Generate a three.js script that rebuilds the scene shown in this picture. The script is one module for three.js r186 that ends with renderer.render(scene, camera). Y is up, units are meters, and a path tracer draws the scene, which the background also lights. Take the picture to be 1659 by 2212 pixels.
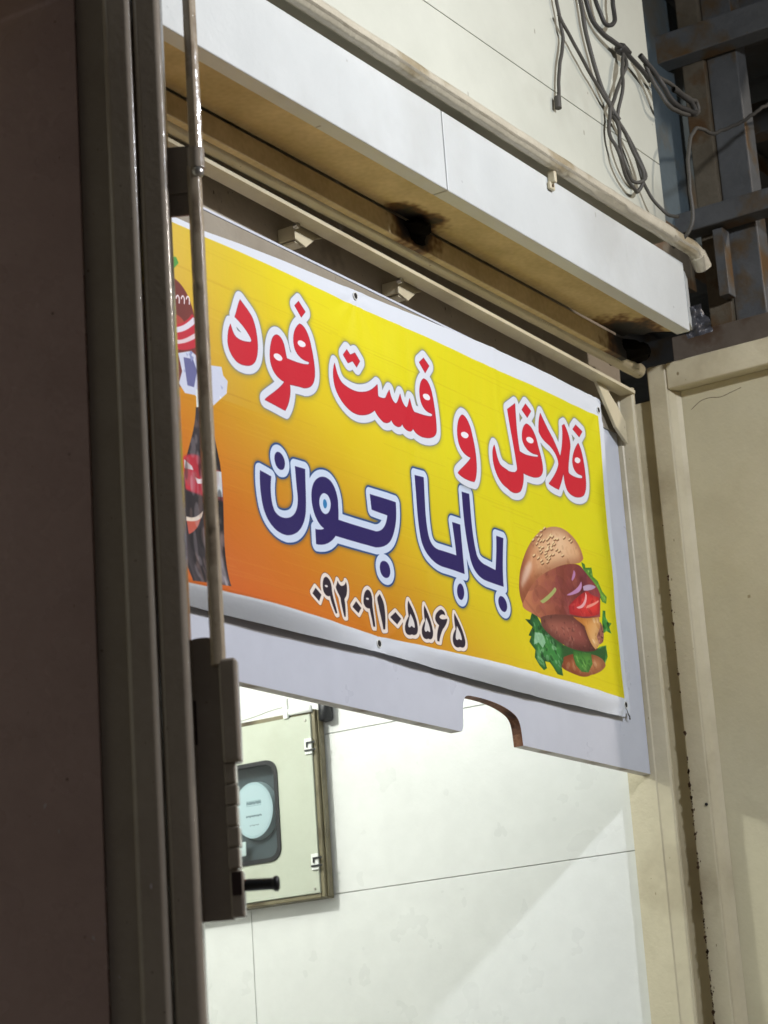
import * as THREE from 'three';
import { RoundedBoxGeometry } from 'three/addons/geometries/RoundedBoxGeometry.js';
import { mergeGeometries, toCreasedNormals } from 'three/addons/utils/BufferGeometryUtils.js';
import { createNoise3D } from 'simplex-noise';

// ---------------------------------------------------------------- camera, sky, lights, exposure
const W = 768, H = 1024;
const renderer = new THREE.WebGLRenderer({ antialias: true });
renderer.setSize(W, H);
renderer.toneMapping = THREE.LinearToneMapping;
renderer.toneMappingExposure = 1.0;
renderer.outputColorSpace = THREE.SRGBColorSpace;
renderer.shadowMap.enabled = true;

const scene = new THREE.Scene();
const camera = new THREE.PerspectiveCamera(24.50, W / H, 0.05, 400);
{ // telephoto view, looking along the kiosk front and up, camera held a little askew
  const yaw = THREE.MathUtils.degToRad(32.005), pitch = THREE.MathUtils.degToRad(15.7486), roll = THREE.MathUtils.degToRad(4.0187);
  camera.position.set(0, 1.5, 2.0);
  const d = new THREE.Vector3(Math.cos(yaw) * Math.cos(pitch), Math.sin(pitch), -Math.sin(yaw) * Math.cos(pitch));
  camera.lookAt(camera.position.clone().add(d));
  camera.rotateZ(-roll);
  camera.focus = 4.1; camera.userData.fStop = 9;                      // the near shutter leaf is a little soft
}
{ // night sky: nearly black, a little town glow towards the horizon
  const w = 64, h = 32, a = new Float32Array(w * h * 4);
  for (let j = 0; j < h; j++) for (let i = 0; i < w; i++) {
    const el = ((j + 0.5) / h - 0.5) * Math.PI, g = Math.exp(-Math.max(0, el) * 7), o = (j * w + i) * 4;
    a[o] = 0.006 + 0.215 * g; a[o + 1] = 0.007 + 0.190 * g; a[o + 2] = 0.010 + 0.178 * g; a[o + 3] = 1;
  }
  const t = new THREE.DataTexture(a, w, h, THREE.RGBAFormat, THREE.FloatType);
  t.mapping = THREE.EquirectangularReflectionMapping; t.magFilter = t.minFilter = THREE.LinearFilter; t.needsUpdate = true;
  scene.background = t; scene.environment = t;
}
const FLOOD = { pos: [3.0, 3.60, 1.85], aim: [3.0, 2.30, 0.0], color: 0xf1f5ff, power: 9.9 };
const BULB = { pos: [3.2, 2.79, -1.05], color: 0xf9fcf6, power: 2.45 };
const STREET = { pos: [5.6, 5.2, 5.6], color: 0xfff2e6, power: 38 };

// ---------------------------------------------------------------- outlines of the banner print, millimetres from its top left corner
const ART = {
 'red': [
  'M 569 152 C 578 159 590 165 597 174 C 605 187 607 204 607 217 C 606 233 602 247 587 255 C 577 260 561 263 549 259 C 537 254 529 243 529 231 C 530 218 534 208 539 201 C 541 206 543 215 551 219 C 561 223 575 221 588 218 C 594 215 592 212 586 206 C 577 197 565 190 552 185 C 559 174 562 162 569 152 Z',
  'M 728 149 C 742 146 753 158 757 180 C 763 203 766 219 763 231 C 759 246 747 253 730 257 C 717 258 703 259 691 261 C 693 275 687 294 675 308 L 620 304 C 629 295 662 278 677 260 C 659 259 644 254 639 237 C 636 222 642 197 654 189 C 665 182 676 188 680 199 C 682 206 684 214 686 219 C 705 219 726 219 746 214 C 751 211 750 208 746 208 C 732 210 717 207 710 196 C 704 184 706 164 728 149 Z',
  'M 729 110 L 748 122 L 735 135 L 716 121 Z',
  'M 827 190 C 830 200 833 213 846 220 C 865 227 891 226 912 219 C 930 214 943 204 953 196 C 955 202 951 212 954 217 C 962 218 972 217 976 214 C 980 208 984 202 989 197 C 991 206 996 215 1006 217 C 1012 216 1016 206 1022 196 C 1025 208 1032 215 1040 216 C 1046 214 1049 206 1055 196 C 1058 205 1060 215 1067 218 C 1084 218 1103 217 1121 213 C 1130 209 1128 207 1122 206 C 1105 208 1090 203 1087 188 C 1084 174 1088 157 1103 148 C 1120 144 1130 159 1134 178 C 1138 195 1140 215 1136 234 C 1133 246 1117 253 1101 256 C 1079 260 1064 256 1059 248 C 1055 255 1048 257 1039 257 C 1030 257 1024 253 1023 248 C 1019 255 1011 258 1004 257 C 995 257 991 252 989 249 C 985 256 972 260 963 259 C 952 256 944 250 939 244 C 926 254 907 261 890 264 C 861 268 839 258 827 241 C 817 227 817 205 827 190 Z',
  'M 1107 109 L 1124 119 L 1110 135 L 1091 121 Z',
  'M 869 155 L 878 162 L 892 155 L 905 166 L 894 179 L 883 171 L 869 178 L 857 167 Z',
  'M 1232 183 C 1246 181 1257 196 1260 213 C 1266 235 1269 262 1264 283 C 1261 294 1258 300 1253 303 C 1231 305 1208 305 1195 300 C 1196 296 1242 271 1249 259 C 1231 259 1215 254 1211 239 C 1208 223 1213 193 1232 183 Z',
  'M 1334 217 C 1339 226 1338 241 1351 251 C 1367 259 1388 258 1403 254 C 1414 249 1413 245 1412 239 C 1407 207 1403 167 1398 133 L 1427 115 C 1426 143 1424 181 1428 208 C 1442 211 1467 210 1496 204 C 1502 201 1500 199 1495 199 C 1469 203 1448 198 1443 182 C 1442 169 1450 152 1464 146 C 1482 144 1498 160 1503 182 C 1511 199 1516 213 1512 227 C 1506 240 1490 246 1472 248 C 1457 249 1443 250 1434 248 C 1435 260 1429 277 1419 286 C 1407 294 1389 296 1372 292 C 1345 285 1327 267 1325 247 C 1324 233 1328 223 1334 217 Z',
  'M 1467 106 L 1485 116 L 1469 132 L 1452 121 Z',
  'M 1523 111 C 1537 124 1553 140 1566 150 C 1576 162 1585 175 1589 182 C 1601 160 1607 135 1607 116 L 1617 111 C 1628 122 1636 136 1634 152 C 1627 173 1617 195 1619 208 C 1631 213 1655 211 1675 207 C 1682 202 1678 200 1672 200 C 1652 202 1638 196 1639 180 C 1642 164 1659 145 1670 137 C 1683 145 1690 169 1691 192 C 1693 213 1688 230 1676 240 C 1655 253 1623 255 1608 245 C 1598 235 1598 224 1597 212 C 1591 226 1581 239 1571 251 C 1556 251 1541 251 1532 248 C 1551 234 1573 216 1580 199 C 1580 182 1563 170 1541 166 C 1530 164 1516 158 1511 150 C 1511 134 1517 121 1523 111 Z',
  'M 1665 101 L 1689 109 L 1675 123 L 1651 113 Z'
 ],
 'redHoles': 'M 672 225 C 669 228 662 230 656 229 C 649 228 647 225 649 222 C 652 219 659 217 666 218 C 672 219 675 222 672 225 Z M 741 183 C 739 186 732 188 726 188 C 720 187 717 184 720 181 C 722 178 729 176 735 177 C 741 177 744 180 741 183 Z M 1122 181 C 1119 184 1111 186 1104 185 C 1098 184 1095 181 1098 178 C 1101 175 1109 173 1116 173 C 1123 174 1125 177 1122 181 Z M 1246 221 C 1243 225 1235 227 1229 226 C 1223 225 1220 221 1224 218 C 1228 215 1236 213 1242 214 C 1248 215 1250 218 1246 221 Z M 1484 178 C 1480 181 1472 183 1465 182 C 1458 181 1456 177 1460 174 C 1464 171 1472 169 1479 170 C 1486 171 1488 174 1484 178 Z M 1673 174 C 1669 178 1661 180 1655 179 C 1649 178 1648 175 1652 171 C 1656 168 1664 166 1670 167 C 1676 167 1677 171 1673 174 Z',
 'blue': [
  'M 593 425 L 622 429 C 616 448 616 469 624 482 C 632 492 651 492 668 485 C 685 477 692 460 691 442 C 690 426 690 413 690 397 L 718 396 C 716 421 716 447 711 468 C 704 494 682 513 654 517 C 622 520 602 506 595 482 C 590 460 590 441 593 425 Z',
  'M 663 393 C 665 400 661 409 654 411 C 646 414 638 410 636 403 C 633 395 637 387 644 384 C 652 381 660 385 663 393 Z',
  'M 763 399 C 787 392 805 405 809 428 C 810 442 809 452 808 461 L 918 459 C 939 456 950 441 954 425 L 908 424 L 905 398 L 984 396 C 984 417 982 435 967 457 C 955 475 939 483 914 487 L 796 490 C 786 500 765 514 734 516 L 735 491 C 745 491 756 488 762 485 C 746 483 733 469 731 449 C 729 426 739 407 763 399 Z',
  'M 949 517 C 951 525 946 533 938 535 C 930 537 922 533 921 525 C 919 517 924 509 932 507 C 940 505 948 509 949 517 Z',
  'M 1053 333 L 1080 332 C 1078 361 1074 406 1081 435 C 1085 449 1095 456 1117 455 L 1170 454 C 1170 433 1167 414 1164 395 L 1193 394 C 1194 421 1195 451 1194 483 L 1118 484 C 1086 483 1066 470 1058 447 C 1051 418 1052 373 1053 333 Z',
  'M 1204 332 L 1232 330 C 1234 367 1234 406 1241 435 C 1243 447 1255 452 1273 453 L 1305 456 C 1311 435 1316 413 1318 390 L 1343 390 C 1335 422 1329 455 1327 483 L 1271 483 C 1239 483 1224 472 1218 450 C 1210 410 1207 371 1204 332 Z',
  'M 1184 517 C 1183 525 1176 533 1169 534 C 1161 535 1157 529 1158 521 C 1159 513 1166 505 1173 504 C 1180 503 1185 508 1184 517 Z',
  'M 1330 513 C 1332 520 1327 528 1319 531 C 1310 533 1302 529 1300 521 C 1298 514 1303 506 1311 503 C 1320 501 1328 505 1330 513 Z'
 ],
 'blueHole': 'M 787 438 C 787 447 780 457 771 459 C 762 462 754 456 753 447 C 752 437 759 428 768 425 C 778 423 786 428 787 438 Z',
 'blueDot': 'M 776 441 C 776 445 773 449 770 450 C 767 451 764 448 764 444 C 764 440 766 435 769 435 C 772 434 775 436 776 441 Z',
 'num': 'M 716 591 L 730 600 L 718 613 L 702 603 Z M 839 591 L 853 600 L 840 611 L 824 603 Z M 956 590 L 970 599 L 956 611 L 939 601 Z M 754 566 C 765 566 769 576 766 587 C 766 598 771 611 771 623 L 765 625 C 761 615 756 603 757 597 C 744 602 737 596 739 586 C 741 577 745 568 754 566 Z M 878 565 C 889 565 893 575 890 586 C 890 597 895 611 894 624 L 887 625 C 885 615 880 603 879 596 C 867 599 860 593 862 585 C 864 574 869 567 878 565 Z M 788 566 C 791 572 797 575 805 571 C 810 569 814 565 814 563 C 818 567 815 579 811 585 C 808 590 803 592 802 595 C 803 606 800 616 798 624 L 793 625 C 792 615 790 603 790 594 C 787 589 780 583 780 578 C 783 574 786 571 788 566 Z M 914 566 C 918 572 922 577 923 585 C 924 599 924 612 922 624 L 916 625 C 913 612 911 598 909 587 C 908 582 906 578 907 573 Z M 996 564 C 1006 577 1016 592 1015 607 C 1014 619 1004 624 995 622 C 986 626 976 625 978 613 C 980 605 987 597 992 592 C 992 583 991 573 996 564 Z M 1044 564 C 1055 576 1065 592 1064 607 C 1062 619 1052 624 1044 622 C 1034 626 1024 625 1026 613 C 1027 605 1035 597 1041 592 C 1040 583 1040 573 1044 564 Z M 1139 563 C 1150 576 1161 592 1160 608 C 1158 620 1147 625 1138 623 C 1129 627 1118 626 1120 614 C 1121 606 1129 597 1135 592 C 1135 582 1134 573 1139 563 Z M 1097 563 C 1105 564 1109 568 1107 572 C 1100 570 1093 572 1088 577 C 1088 582 1100 581 1108 578 L 1113 577 C 1110 585 1102 592 1095 597 C 1086 606 1081 614 1077 622 L 1072 622 C 1073 612 1078 601 1084 593 C 1078 590 1073 585 1076 579 C 1078 573 1088 565 1097 563 Z',
 'numHoles': 'M 998 586 C 1003 592 1008 601 1006 609 C 1000 611 999 606 996 608 C 992 612 987 612 988 606 C 992 598 994 592 998 586 Z M 1046 585 C 1051 592 1057 601 1054 609 C 1049 611 1047 606 1044 609 C 1040 612 1035 612 1036 606 C 1040 598 1042 592 1046 585 Z M 1141 585 C 1146 592 1152 601 1149 609 C 1143 611 1142 607 1139 609 C 1134 613 1129 612 1131 606 C 1134 598 1137 592 1141 585 Z M 755 582 C 754 583 752 584 750 584 C 747 584 745 583 746 582 C 746 581 749 580 751 580 C 754 580 755 580 755 582 Z M 879 581 C 878 582 876 583 873 583 C 870 583 869 582 869 581 C 870 580 872 579 875 579 C 877 579 879 579 879 581 Z',
 'burger': {
  'leafR': 'M 1635 382 L 1649 383 L 1652 390 L 1677 385 L 1680 402 L 1698 408 L 1713 426 L 1731 434 L 1726 448 L 1709 447 L 1700 437 L 1677 419 L 1642 401 Z',
  'leafR2': 'M 1708 464 L 1720 463 L 1719 475 L 1729 484 L 1742 484 L 1731 493 L 1738 505 L 1717 503 L 1705 509 L 1701 489 Z',
  'leafR3': 'M 1643 556 L 1680 540 L 1710 532 L 1711 554 L 1692 573 L 1670 571 L 1648 566 Z',
  'bunB': 'M 1497 595 C 1514 582 1574 566 1627 562 C 1672 557 1696 563 1696 574 C 1682 587 1650 597 1619 604 C 1594 615 1558 615 1523 611 C 1505 610 1495 606 1497 595 Z',
  'leafL': 'M 1392 532 L 1411 530 L 1420 517 L 1438 517 L 1458 538 L 1490 558 L 1524 565 L 1512 593 L 1501 604 L 1499 623 L 1478 623 L 1467 610 L 1458 603 L 1440 604 L 1441 617 L 1426 623 L 1414 616 L 1403 602 L 1412 587 L 1394 574 L 1406 562 L 1396 562 L 1416 543 Z',
  'leafLh': 'M 1421 552 L 1449 550 L 1457 566 L 1441 579 L 1429 570 L 1410 577 Z',
  'leafM': 'M 1560 565 L 1575 565 L 1638 559 L 1638 579 L 1612 600 L 1582 603 L 1562 593 L 1557 580 Z',
  'inner': 'M 1390 496 C 1412 468 1470 430 1546 405 C 1585 392 1623 386 1636 393 C 1657 404 1693 412 1704 433 L 1695 479 L 1564 507 L 1454 523 C 1428 515 1397 516 1388 509 Z',
  'patty': 'M 1451 520 C 1485 505 1543 500 1588 494 C 1609 496 1623 501 1635 518 C 1647 534 1660 543 1671 545 C 1650 557 1589 564 1546 562 C 1504 559 1464 546 1452 534 Z',
  'pattyR': 'M 1690 489 C 1701 489 1708 503 1703 516 C 1703 529 1684 536 1673 535 L 1672 521 Z',
  'cheese': 'M 1580 497 C 1625 494 1671 486 1691 479 L 1691 500 L 1672 521 L 1680 536 L 1661 548 C 1642 542 1634 523 1626 508 C 1612 503 1594 502 1580 497 Z',
  'tomato': 'M 1565 480 C 1594 460 1635 439 1651 436 C 1662 438 1672 442 1695 440 C 1701 448 1696 464 1691 474 C 1656 487 1603 494 1566 494 Z',
  'tomh': 'M 1645 465 C 1665 458 1686 451 1694 446 L 1695 449 C 1680 459 1656 467 1640 471 Z',
  'onion4': 'M 1598 476 C 1626 468 1639 457 1642 440 C 1653 443 1646 461 1625 472 C 1613 477 1602 479 1598 476 Z',
  'onion1': 'M 1561 459 C 1581 450 1609 440 1627 421 C 1633 430 1624 441 1604 448 C 1588 454 1572 459 1561 459 Z',
  'onion2': 'M 1586 425 L 1599 404 C 1608 407 1606 416 1589 427 Z',
  'onion3': 'M 1633 430 C 1653 421 1677 417 1688 421 C 1683 427 1651 436 1635 437 Z',
  'pickle': 'M 1459 487 C 1475 480 1499 466 1516 452 C 1527 452 1522 458 1510 466 C 1494 477 1478 487 1467 490 Z',
  'bun': 'M 1382 473 C 1391 437 1416 400 1456 368 C 1493 341 1531 328 1567 328 C 1611 329 1641 347 1646 372 C 1638 385 1607 391 1580 395 C 1531 408 1470 433 1441 456 C 1417 474 1404 490 1390 504 C 1383 496 1380 486 1382 473 Z',
  'bunh': 'M 1392 465 C 1399 442 1415 425 1438 414 C 1447 419 1434 436 1422 449 C 1409 462 1397 471 1390 475 Z'
 },
 'seeds': 'M 1496 387 L 1503 383 M 1502 383 L 1509 379 M 1542 355 L 1549 352 M 1499 401 L 1506 397 M 1502 385 L 1509 381 M 1544 356 L 1551 353 M 1505 364 L 1512 360 M 1469 363 L 1475 361 M 1507 371 L 1514 368 M 1483 361 L 1490 356 M 1484 382 L 1491 380 M 1526 355 L 1533 350 M 1533 358 L 1540 355 M 1522 354 L 1528 351 M 1472 371 L 1479 366 M 1475 410 L 1482 406 M 1536 378 L 1543 374 M 1464 380 L 1470 376 M 1518 374 L 1525 370 M 1504 402 L 1512 397 M 1464 407 L 1471 403 M 1451 375 L 1458 371 M 1517 380 L 1524 377 M 1481 371 L 1488 367 M 1508 395 L 1516 390 M 1485 350 L 1492 348 M 1498 344 L 1505 340 M 1478 414 L 1485 411 M 1449 404 L 1456 401 M 1511 360 L 1517 356 M 1480 385 L 1487 381 M 1525 368 L 1533 363 M 1515 378 L 1521 375 M 1478 394 L 1485 389 M 1530 369 L 1537 365 M 1506 379 L 1512 374 M 1491 369 L 1498 364 M 1473 383 L 1480 381 M 1521 390 L 1528 387 M 1448 405 L 1455 402 M 1495 398 L 1502 394 M 1475 389 L 1481 387 M 1518 354 L 1525 349 M 1493 393 L 1501 389 M 1497 409 L 1504 405 M 1545 379 L 1552 376 M 1571 348 L 1578 344 M 1593 347 L 1600 344 M 1600 350 L 1607 346 M 1557 385 L 1564 382',
 'fill': 'M 1459 536 L 1525 561 L 1667 547 L 1709 534 L 1692 573 L 1624 577 L 1503 601 L 1486 579 Z',
 'bottles': {
  'leaf': 'M 375 136 L 407 130 L 412 138 L 398 152 L 373 162 Z',
  'b1': 'M 315 192 L 400 167 C 426 173 441 194 445 219 C 453 242 451 268 440 290 C 430 324 399 345 361 354 L 305 356 Z',
  'b1r': 'M 312 243 L 400 225 C 417 226 421 235 418 240 L 310 275 Z',
  'lab1': 'M 311 263 L 399 240 C 417 234 429 223 438 213 L 453 216 C 457 241 452 255 446 263 C 428 274 409 279 400 279 L 308 300 Z',
  'w1': 'M 310 267 L 398 245 C 416 238 429 228 441 217 L 451 221 C 436 235 416 248 400 253 L 310 277 Z',
  'w2': 'M 309 285 L 405 263 C 423 257 437 245 448 240 L 449 247 C 430 260 412 267 403 270 L 309 292 Z',
  'ice': 'M 400 285 L 433 273 L 454 280 L 482 283 L 510 278 L 514 291 L 525 297 L 521 318 L 504 331 L 485 346 L 457 349 L 438 341 L 414 344 L 400 332 L 409 311 Z',
  'ice2': 'M 413 288 L 437 285 L 446 301 L 437 329 L 421 330 Z',
  'white': 'M 441 331 L 456 324 L 457 354 L 441 360 Z',
  'b2': 'M 435 361 L 479 350 C 475 377 485 406 490 436 C 493 492 485 586 474 633 L 378 642 C 379 575 387 513 407 448 C 423 414 437 386 439 360 Z',
  'b2h': 'M 460 374 L 470 371 C 462 417 479 451 471 527 L 455 530 C 464 454 450 414 460 374 Z',
  'lab2': 'M 401 446 C 422 432 451 432 479 450 L 490 450 L 489 497 C 465 497 426 499 400 496 Z',
  'w3': 'M 403 449 L 420 456 L 423 462 L 402 463 Z',
  'w4': 'M 426 472 C 438 476 450 470 453 449 L 461 450 C 459 471 447 480 430 481 Z',
  'w5': 'M 475 452 L 491 450 L 489 490 L 476 492 Z',
  'lab3': 'M 397 539 L 420 537 L 434 526 C 430 547 412 560 399 565 Z',
  'w6': 'M 397 538 C 414 540 430 530 440 521 L 435 532 C 425 540 412 544 396 545 Z'
 }
};

// ---------------------------------------------------------------- helpers
function rng(seed) { let s = seed >>> 0; return () => { s = (s + 0x6D2B79F5) >>> 0; let t = s; t = Math.imul(t ^ (t >>> 15), t | 1); t ^= t + Math.imul(t ^ (t >>> 7), t | 61); return ((t ^ (t >>> 14)) >>> 0) / 4294967296; }; }
const R = rng(77);
const noise3 = createNoise3D(rng(5));
const taken = {};
function numbered(n) { taken[n] = (taken[n] ?? -1) + 1; return taken[n] ? n + '_' + String(taken[n]).padStart(3, '0') : n; }
function shadowed(m) { m.castShadow = m.receiveShadow = true; return m; }
function thing(name, label, category, at = [0, 0, 0], group) {
  const o = new THREE.Group(); o.name = numbered(name); o.position.set(...at); o.userData = { label, category };
  if (group) o.userData.group = group;
  scene.add(o); return o;
}
const local = new Set();                                             // groups whose parts are given in their own axes
function part(name, geo, mat, parent, label) {                       // geometry in world metres, moved into its parent's axes
  const list = Array.isArray(geo) ? geo : [geo];
  const g = list.length > 1 ? mergeGeometries(list.map(x => x.index ? x.toNonIndexed() : x)) : list[0];
  const m = shadowed(new THREE.Mesh(g, mat)); m.name = name;
  if (label) m.userData.label = label;
  let top = parent; while (top.parent && top.parent !== scene) top = top.parent;
  if (!local.has(top)) { const p = new THREE.Vector3(); for (let q = parent; q && q !== scene; q = q.parent) p.add(q.position); g.translate(-p.x, -p.y, -p.z); }
  parent.add(m); return m;
}
function single(name, geo, mat, label, category, at, group) {        // a thing that is one mesh
  const list = Array.isArray(geo) ? geo : [geo];
  const g = list.length > 1 ? mergeGeometries(list.map(x => x.index ? x.toNonIndexed() : x)) : list[0];
  g.translate(-at[0], -at[1], -at[2]);
  const m = shadowed(new THREE.Mesh(g, mat)); m.name = numbered(name); m.position.set(...at); m.userData = { label, category };
  if (group) m.userData.group = group;
  scene.add(m); return m;
}
function structure(name, geo, mat) { const m = shadowed(new THREE.Mesh(geo, mat)); m.name = name; m.userData = { kind: 'structure', label: name.replace(/_/g, ' ') }; scene.add(m); return m; }
function metricUV(g) {                                               // uv in metres, by the way a face points
  const n = g.index ? g.toNonIndexed() : g, p = n.attributes.position, q = n.attributes.normal, uv = new Float32Array(p.count * 2);
  for (let i = 0; i < p.count; i++) {
    const ax = Math.abs(q.getX(i)), ay = Math.abs(q.getY(i)), az = Math.abs(q.getZ(i)), x = p.getX(i), y = p.getY(i), z = p.getZ(i);
    const u = ay > ax && ay > az ? [x, z] : ax > az ? [z, y] : [x, y];
    uv[2 * i] = u[0]; uv[2 * i + 1] = u[1];
  }
  n.setAttribute('uv', new THREE.BufferAttribute(uv, 2)); return n;
}
function box(x0, x1, y0, y1, z0, z1, r = 0.0015, seg = 1) {
  const w = x1 - x0, h = y1 - y0, d = z1 - z0, rr = Math.min(r, w * 0.45, h * 0.45, d * 0.45);
  const g = new RoundedBoxGeometry(w, h, d, seg, rr); g.translate((x0 + x1) / 2, (y0 + y1) / 2, (z0 + z1) / 2);
  return metricUV(g);
}
function extrudeY(pts, y0, y1) {                                     // plan outline [x, z] raised from y0 to y1
  const s = new THREE.Shape(); pts.forEach(([x, z], i) => i ? s.lineTo(x, -z) : s.moveTo(x, -z));
  const g = new THREE.ExtrudeGeometry(s, { depth: y1 - y0, bevelEnabled: false, steps: 1 }); g.rotateX(-Math.PI / 2); g.translate(0, y0, 0);
  return metricUV(g);
}
function cyl(a, b, r, seg = 16, r2 = r) {
  const A = new THREE.Vector3(...a), B = new THREE.Vector3(...b), d = B.clone().sub(A);
  const g = new THREE.CylinderGeometry(r2, r, d.length(), seg, 1); g.applyQuaternion(new THREE.Quaternion().setFromUnitVectors(new THREE.Vector3(0, 1, 0), d.clone().normalize()));
  g.translate((a[0] + b[0]) / 2, (a[1] + b[1]) / 2, (a[2] + b[2]) / 2); return g.toNonIndexed();
}
function tube(pts, r, n = 80, seg = 8) { return new THREE.TubeGeometry(new THREE.CatmullRomCurve3(pts.map(p => new THREE.Vector3(...p)), false, 'centripetal'), n, r, seg, false); }
function rough(g, amount, freq, seed = 0) {                          // uneven surface by moving vertices
  const p = g.attributes.position;
  for (let i = 0; i < p.count; i++) { const x = p.getX(i), y = p.getY(i), z = p.getZ(i);
    p.setXYZ(i, x + amount * noise3(x * freq, y * freq, z * freq + seed), y + amount * noise3(x * freq + 31, y * freq, z * freq + seed), z + amount * noise3(x * freq, y * freq + 57, z * freq + seed)); }
  return toCreasedNormals(g, 0.9);
}
function metricUVr(g, amount, freq, seed) { return metricUV(rough(g, amount, freq, seed)); }
// ---------------------------------------------------------------- materials
// tileable layered noise, 0..1
function fbmField(n, cells, seed, octaves = 4) {
  const out = new Float32Array(n * n), r = rng(seed); let amp = 1, sum = 0, c = cells;
  for (let o = 0; o < octaves; o++) {
    const v = new Float32Array(c * c); for (let i = 0; i < v.length; i++) v[i] = r();
    for (let j = 0; j < n; j++) for (let i = 0; i < n; i++) {
      const x = i / n * c, y = j / n * c, xi = Math.floor(x), yi = Math.floor(y), fx = x - xi, fy = y - yi, u = fx * fx * (3 - 2 * fx), w = fy * fy * (3 - 2 * fy);
      const a = v[(yi % c) * c + xi % c], b = v[(yi % c) * c + (xi + 1) % c], d = v[((yi + 1) % c) * c + xi % c], e = v[((yi + 1) % c) * c + (xi + 1) % c];
      out[j * n + i] += amp * ((a + (b - a) * u) * (1 - w) + (d + (e - d) * u) * w);
    }
    sum += amp; amp *= 0.55; c *= 2;
  }
  for (let i = 0; i < out.length; i++) out[i] /= sum;
  return out;
}
const N = 512, F1 = fbmField(N, 4, 11, 5), F2 = fbmField(N, 16, 23, 4), F3 = fbmField(N, 64, 41, 3), F4 = fbmField(N, 6, 91, 6);
function toTex(fn, metres, srgb) {
  const a = new Uint8Array(N * N * 4);
  for (let j = 0; j < N; j++) for (let i = 0; i < N; i++) { const k = j * N + i, c = fn(k, i, j); a[4 * k] = c[0]; a[4 * k + 1] = c[1]; a[4 * k + 2] = c[2]; a[4 * k + 3] = 255; }
  const t = new THREE.DataTexture(a, N, N); t.wrapS = t.wrapT = THREE.RepeatWrapping; t.magFilter = THREE.LinearFilter; t.minFilter = THREE.LinearMipmapLinearFilter; t.generateMipmaps = true;
  t.repeat.set(1 / metres, 1 / metres); if (srgb) t.colorSpace = THREE.SRGBColorSpace; t.needsUpdate = true; return t;
}
const cl = v => Math.max(0, Math.min(255, v));
// paint: tone patches, small dirt specks, drips
function paintMap(rgb, { patch = 14, grain = 10, specks = 60, dirt = [90, 75, 55], dirtAmount = 0.25, seed = 3, metres = 1.1, streak = 0 } = {}) {
  const r = rng(seed), sp = new Float32Array(N * N);
  for (let s = 0; s < specks; s++) { const cx = r() * N, cy = r() * N, rad = 0.6 + r() * r() * 1.8, st = 0.35 + r() * 0.6, el = 1 + r() * 1.5;
    for (let dy = -8; dy <= 8; dy++) for (let dx = -8; dx <= 8; dx++) { const d = Math.hypot(dx * el, dy) / rad; if (d < 1) sp[(((cy + dy) & (N - 1)) * N + ((cx + dx) & (N - 1))) | 0] = st; } }
  return toTex((k, i, j) => {
    const kk = streak ? ((j >> 4) * N + i) : k;
    const t = (F1[k] - 0.5) * patch * 2 + (F2[k] - 0.5) * patch + (F3[k] - 0.5) * grain + (streak ? (F2[kk] - 0.5) * streak : 0);
    const m = Math.min(1, Math.max(0, (F4[k] - 0.56) * 5) * dirtAmount * 2 + sp[k]);
    return [0, 1, 2].map(c => cl((rgb[c] + t) * (1 - m) + dirt[c] * m));
  }, metres, true);
}
const bumpOrange = toTex(k => { const v = F3[k] * 150 + F2[k] * 100; return [v, v, v]; }, 0.35);
const bumpCoarse = toTex(k => { const v = F1[k] * 120 + F2[k] * 90 + F3[k] * 45; return [v, v, v]; }, 0.6);
const roughVar = toTex(k => { const v = 130 + F2[k] * 90 + F1[k] * 60; return [v, v, v]; }, 0.8);
function paint(rgb, o = {}) {
  const M = o.physical ? THREE.MeshPhysicalMaterial : THREE.MeshStandardMaterial;
  const m = new M({ map: paintMap(rgb, o), roughness: o.rough ?? 0.55, bumpMap: o.coarse ? bumpCoarse : bumpOrange, bumpScale: o.bump ?? 0.0006, roughnessMap: roughVar, metalness: o.metal ?? 0 });
  if (o.physical) { m.clearcoat = o.clearcoat ?? 0; m.clearcoatRoughness = 0.25; }
  return m;
}
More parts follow.
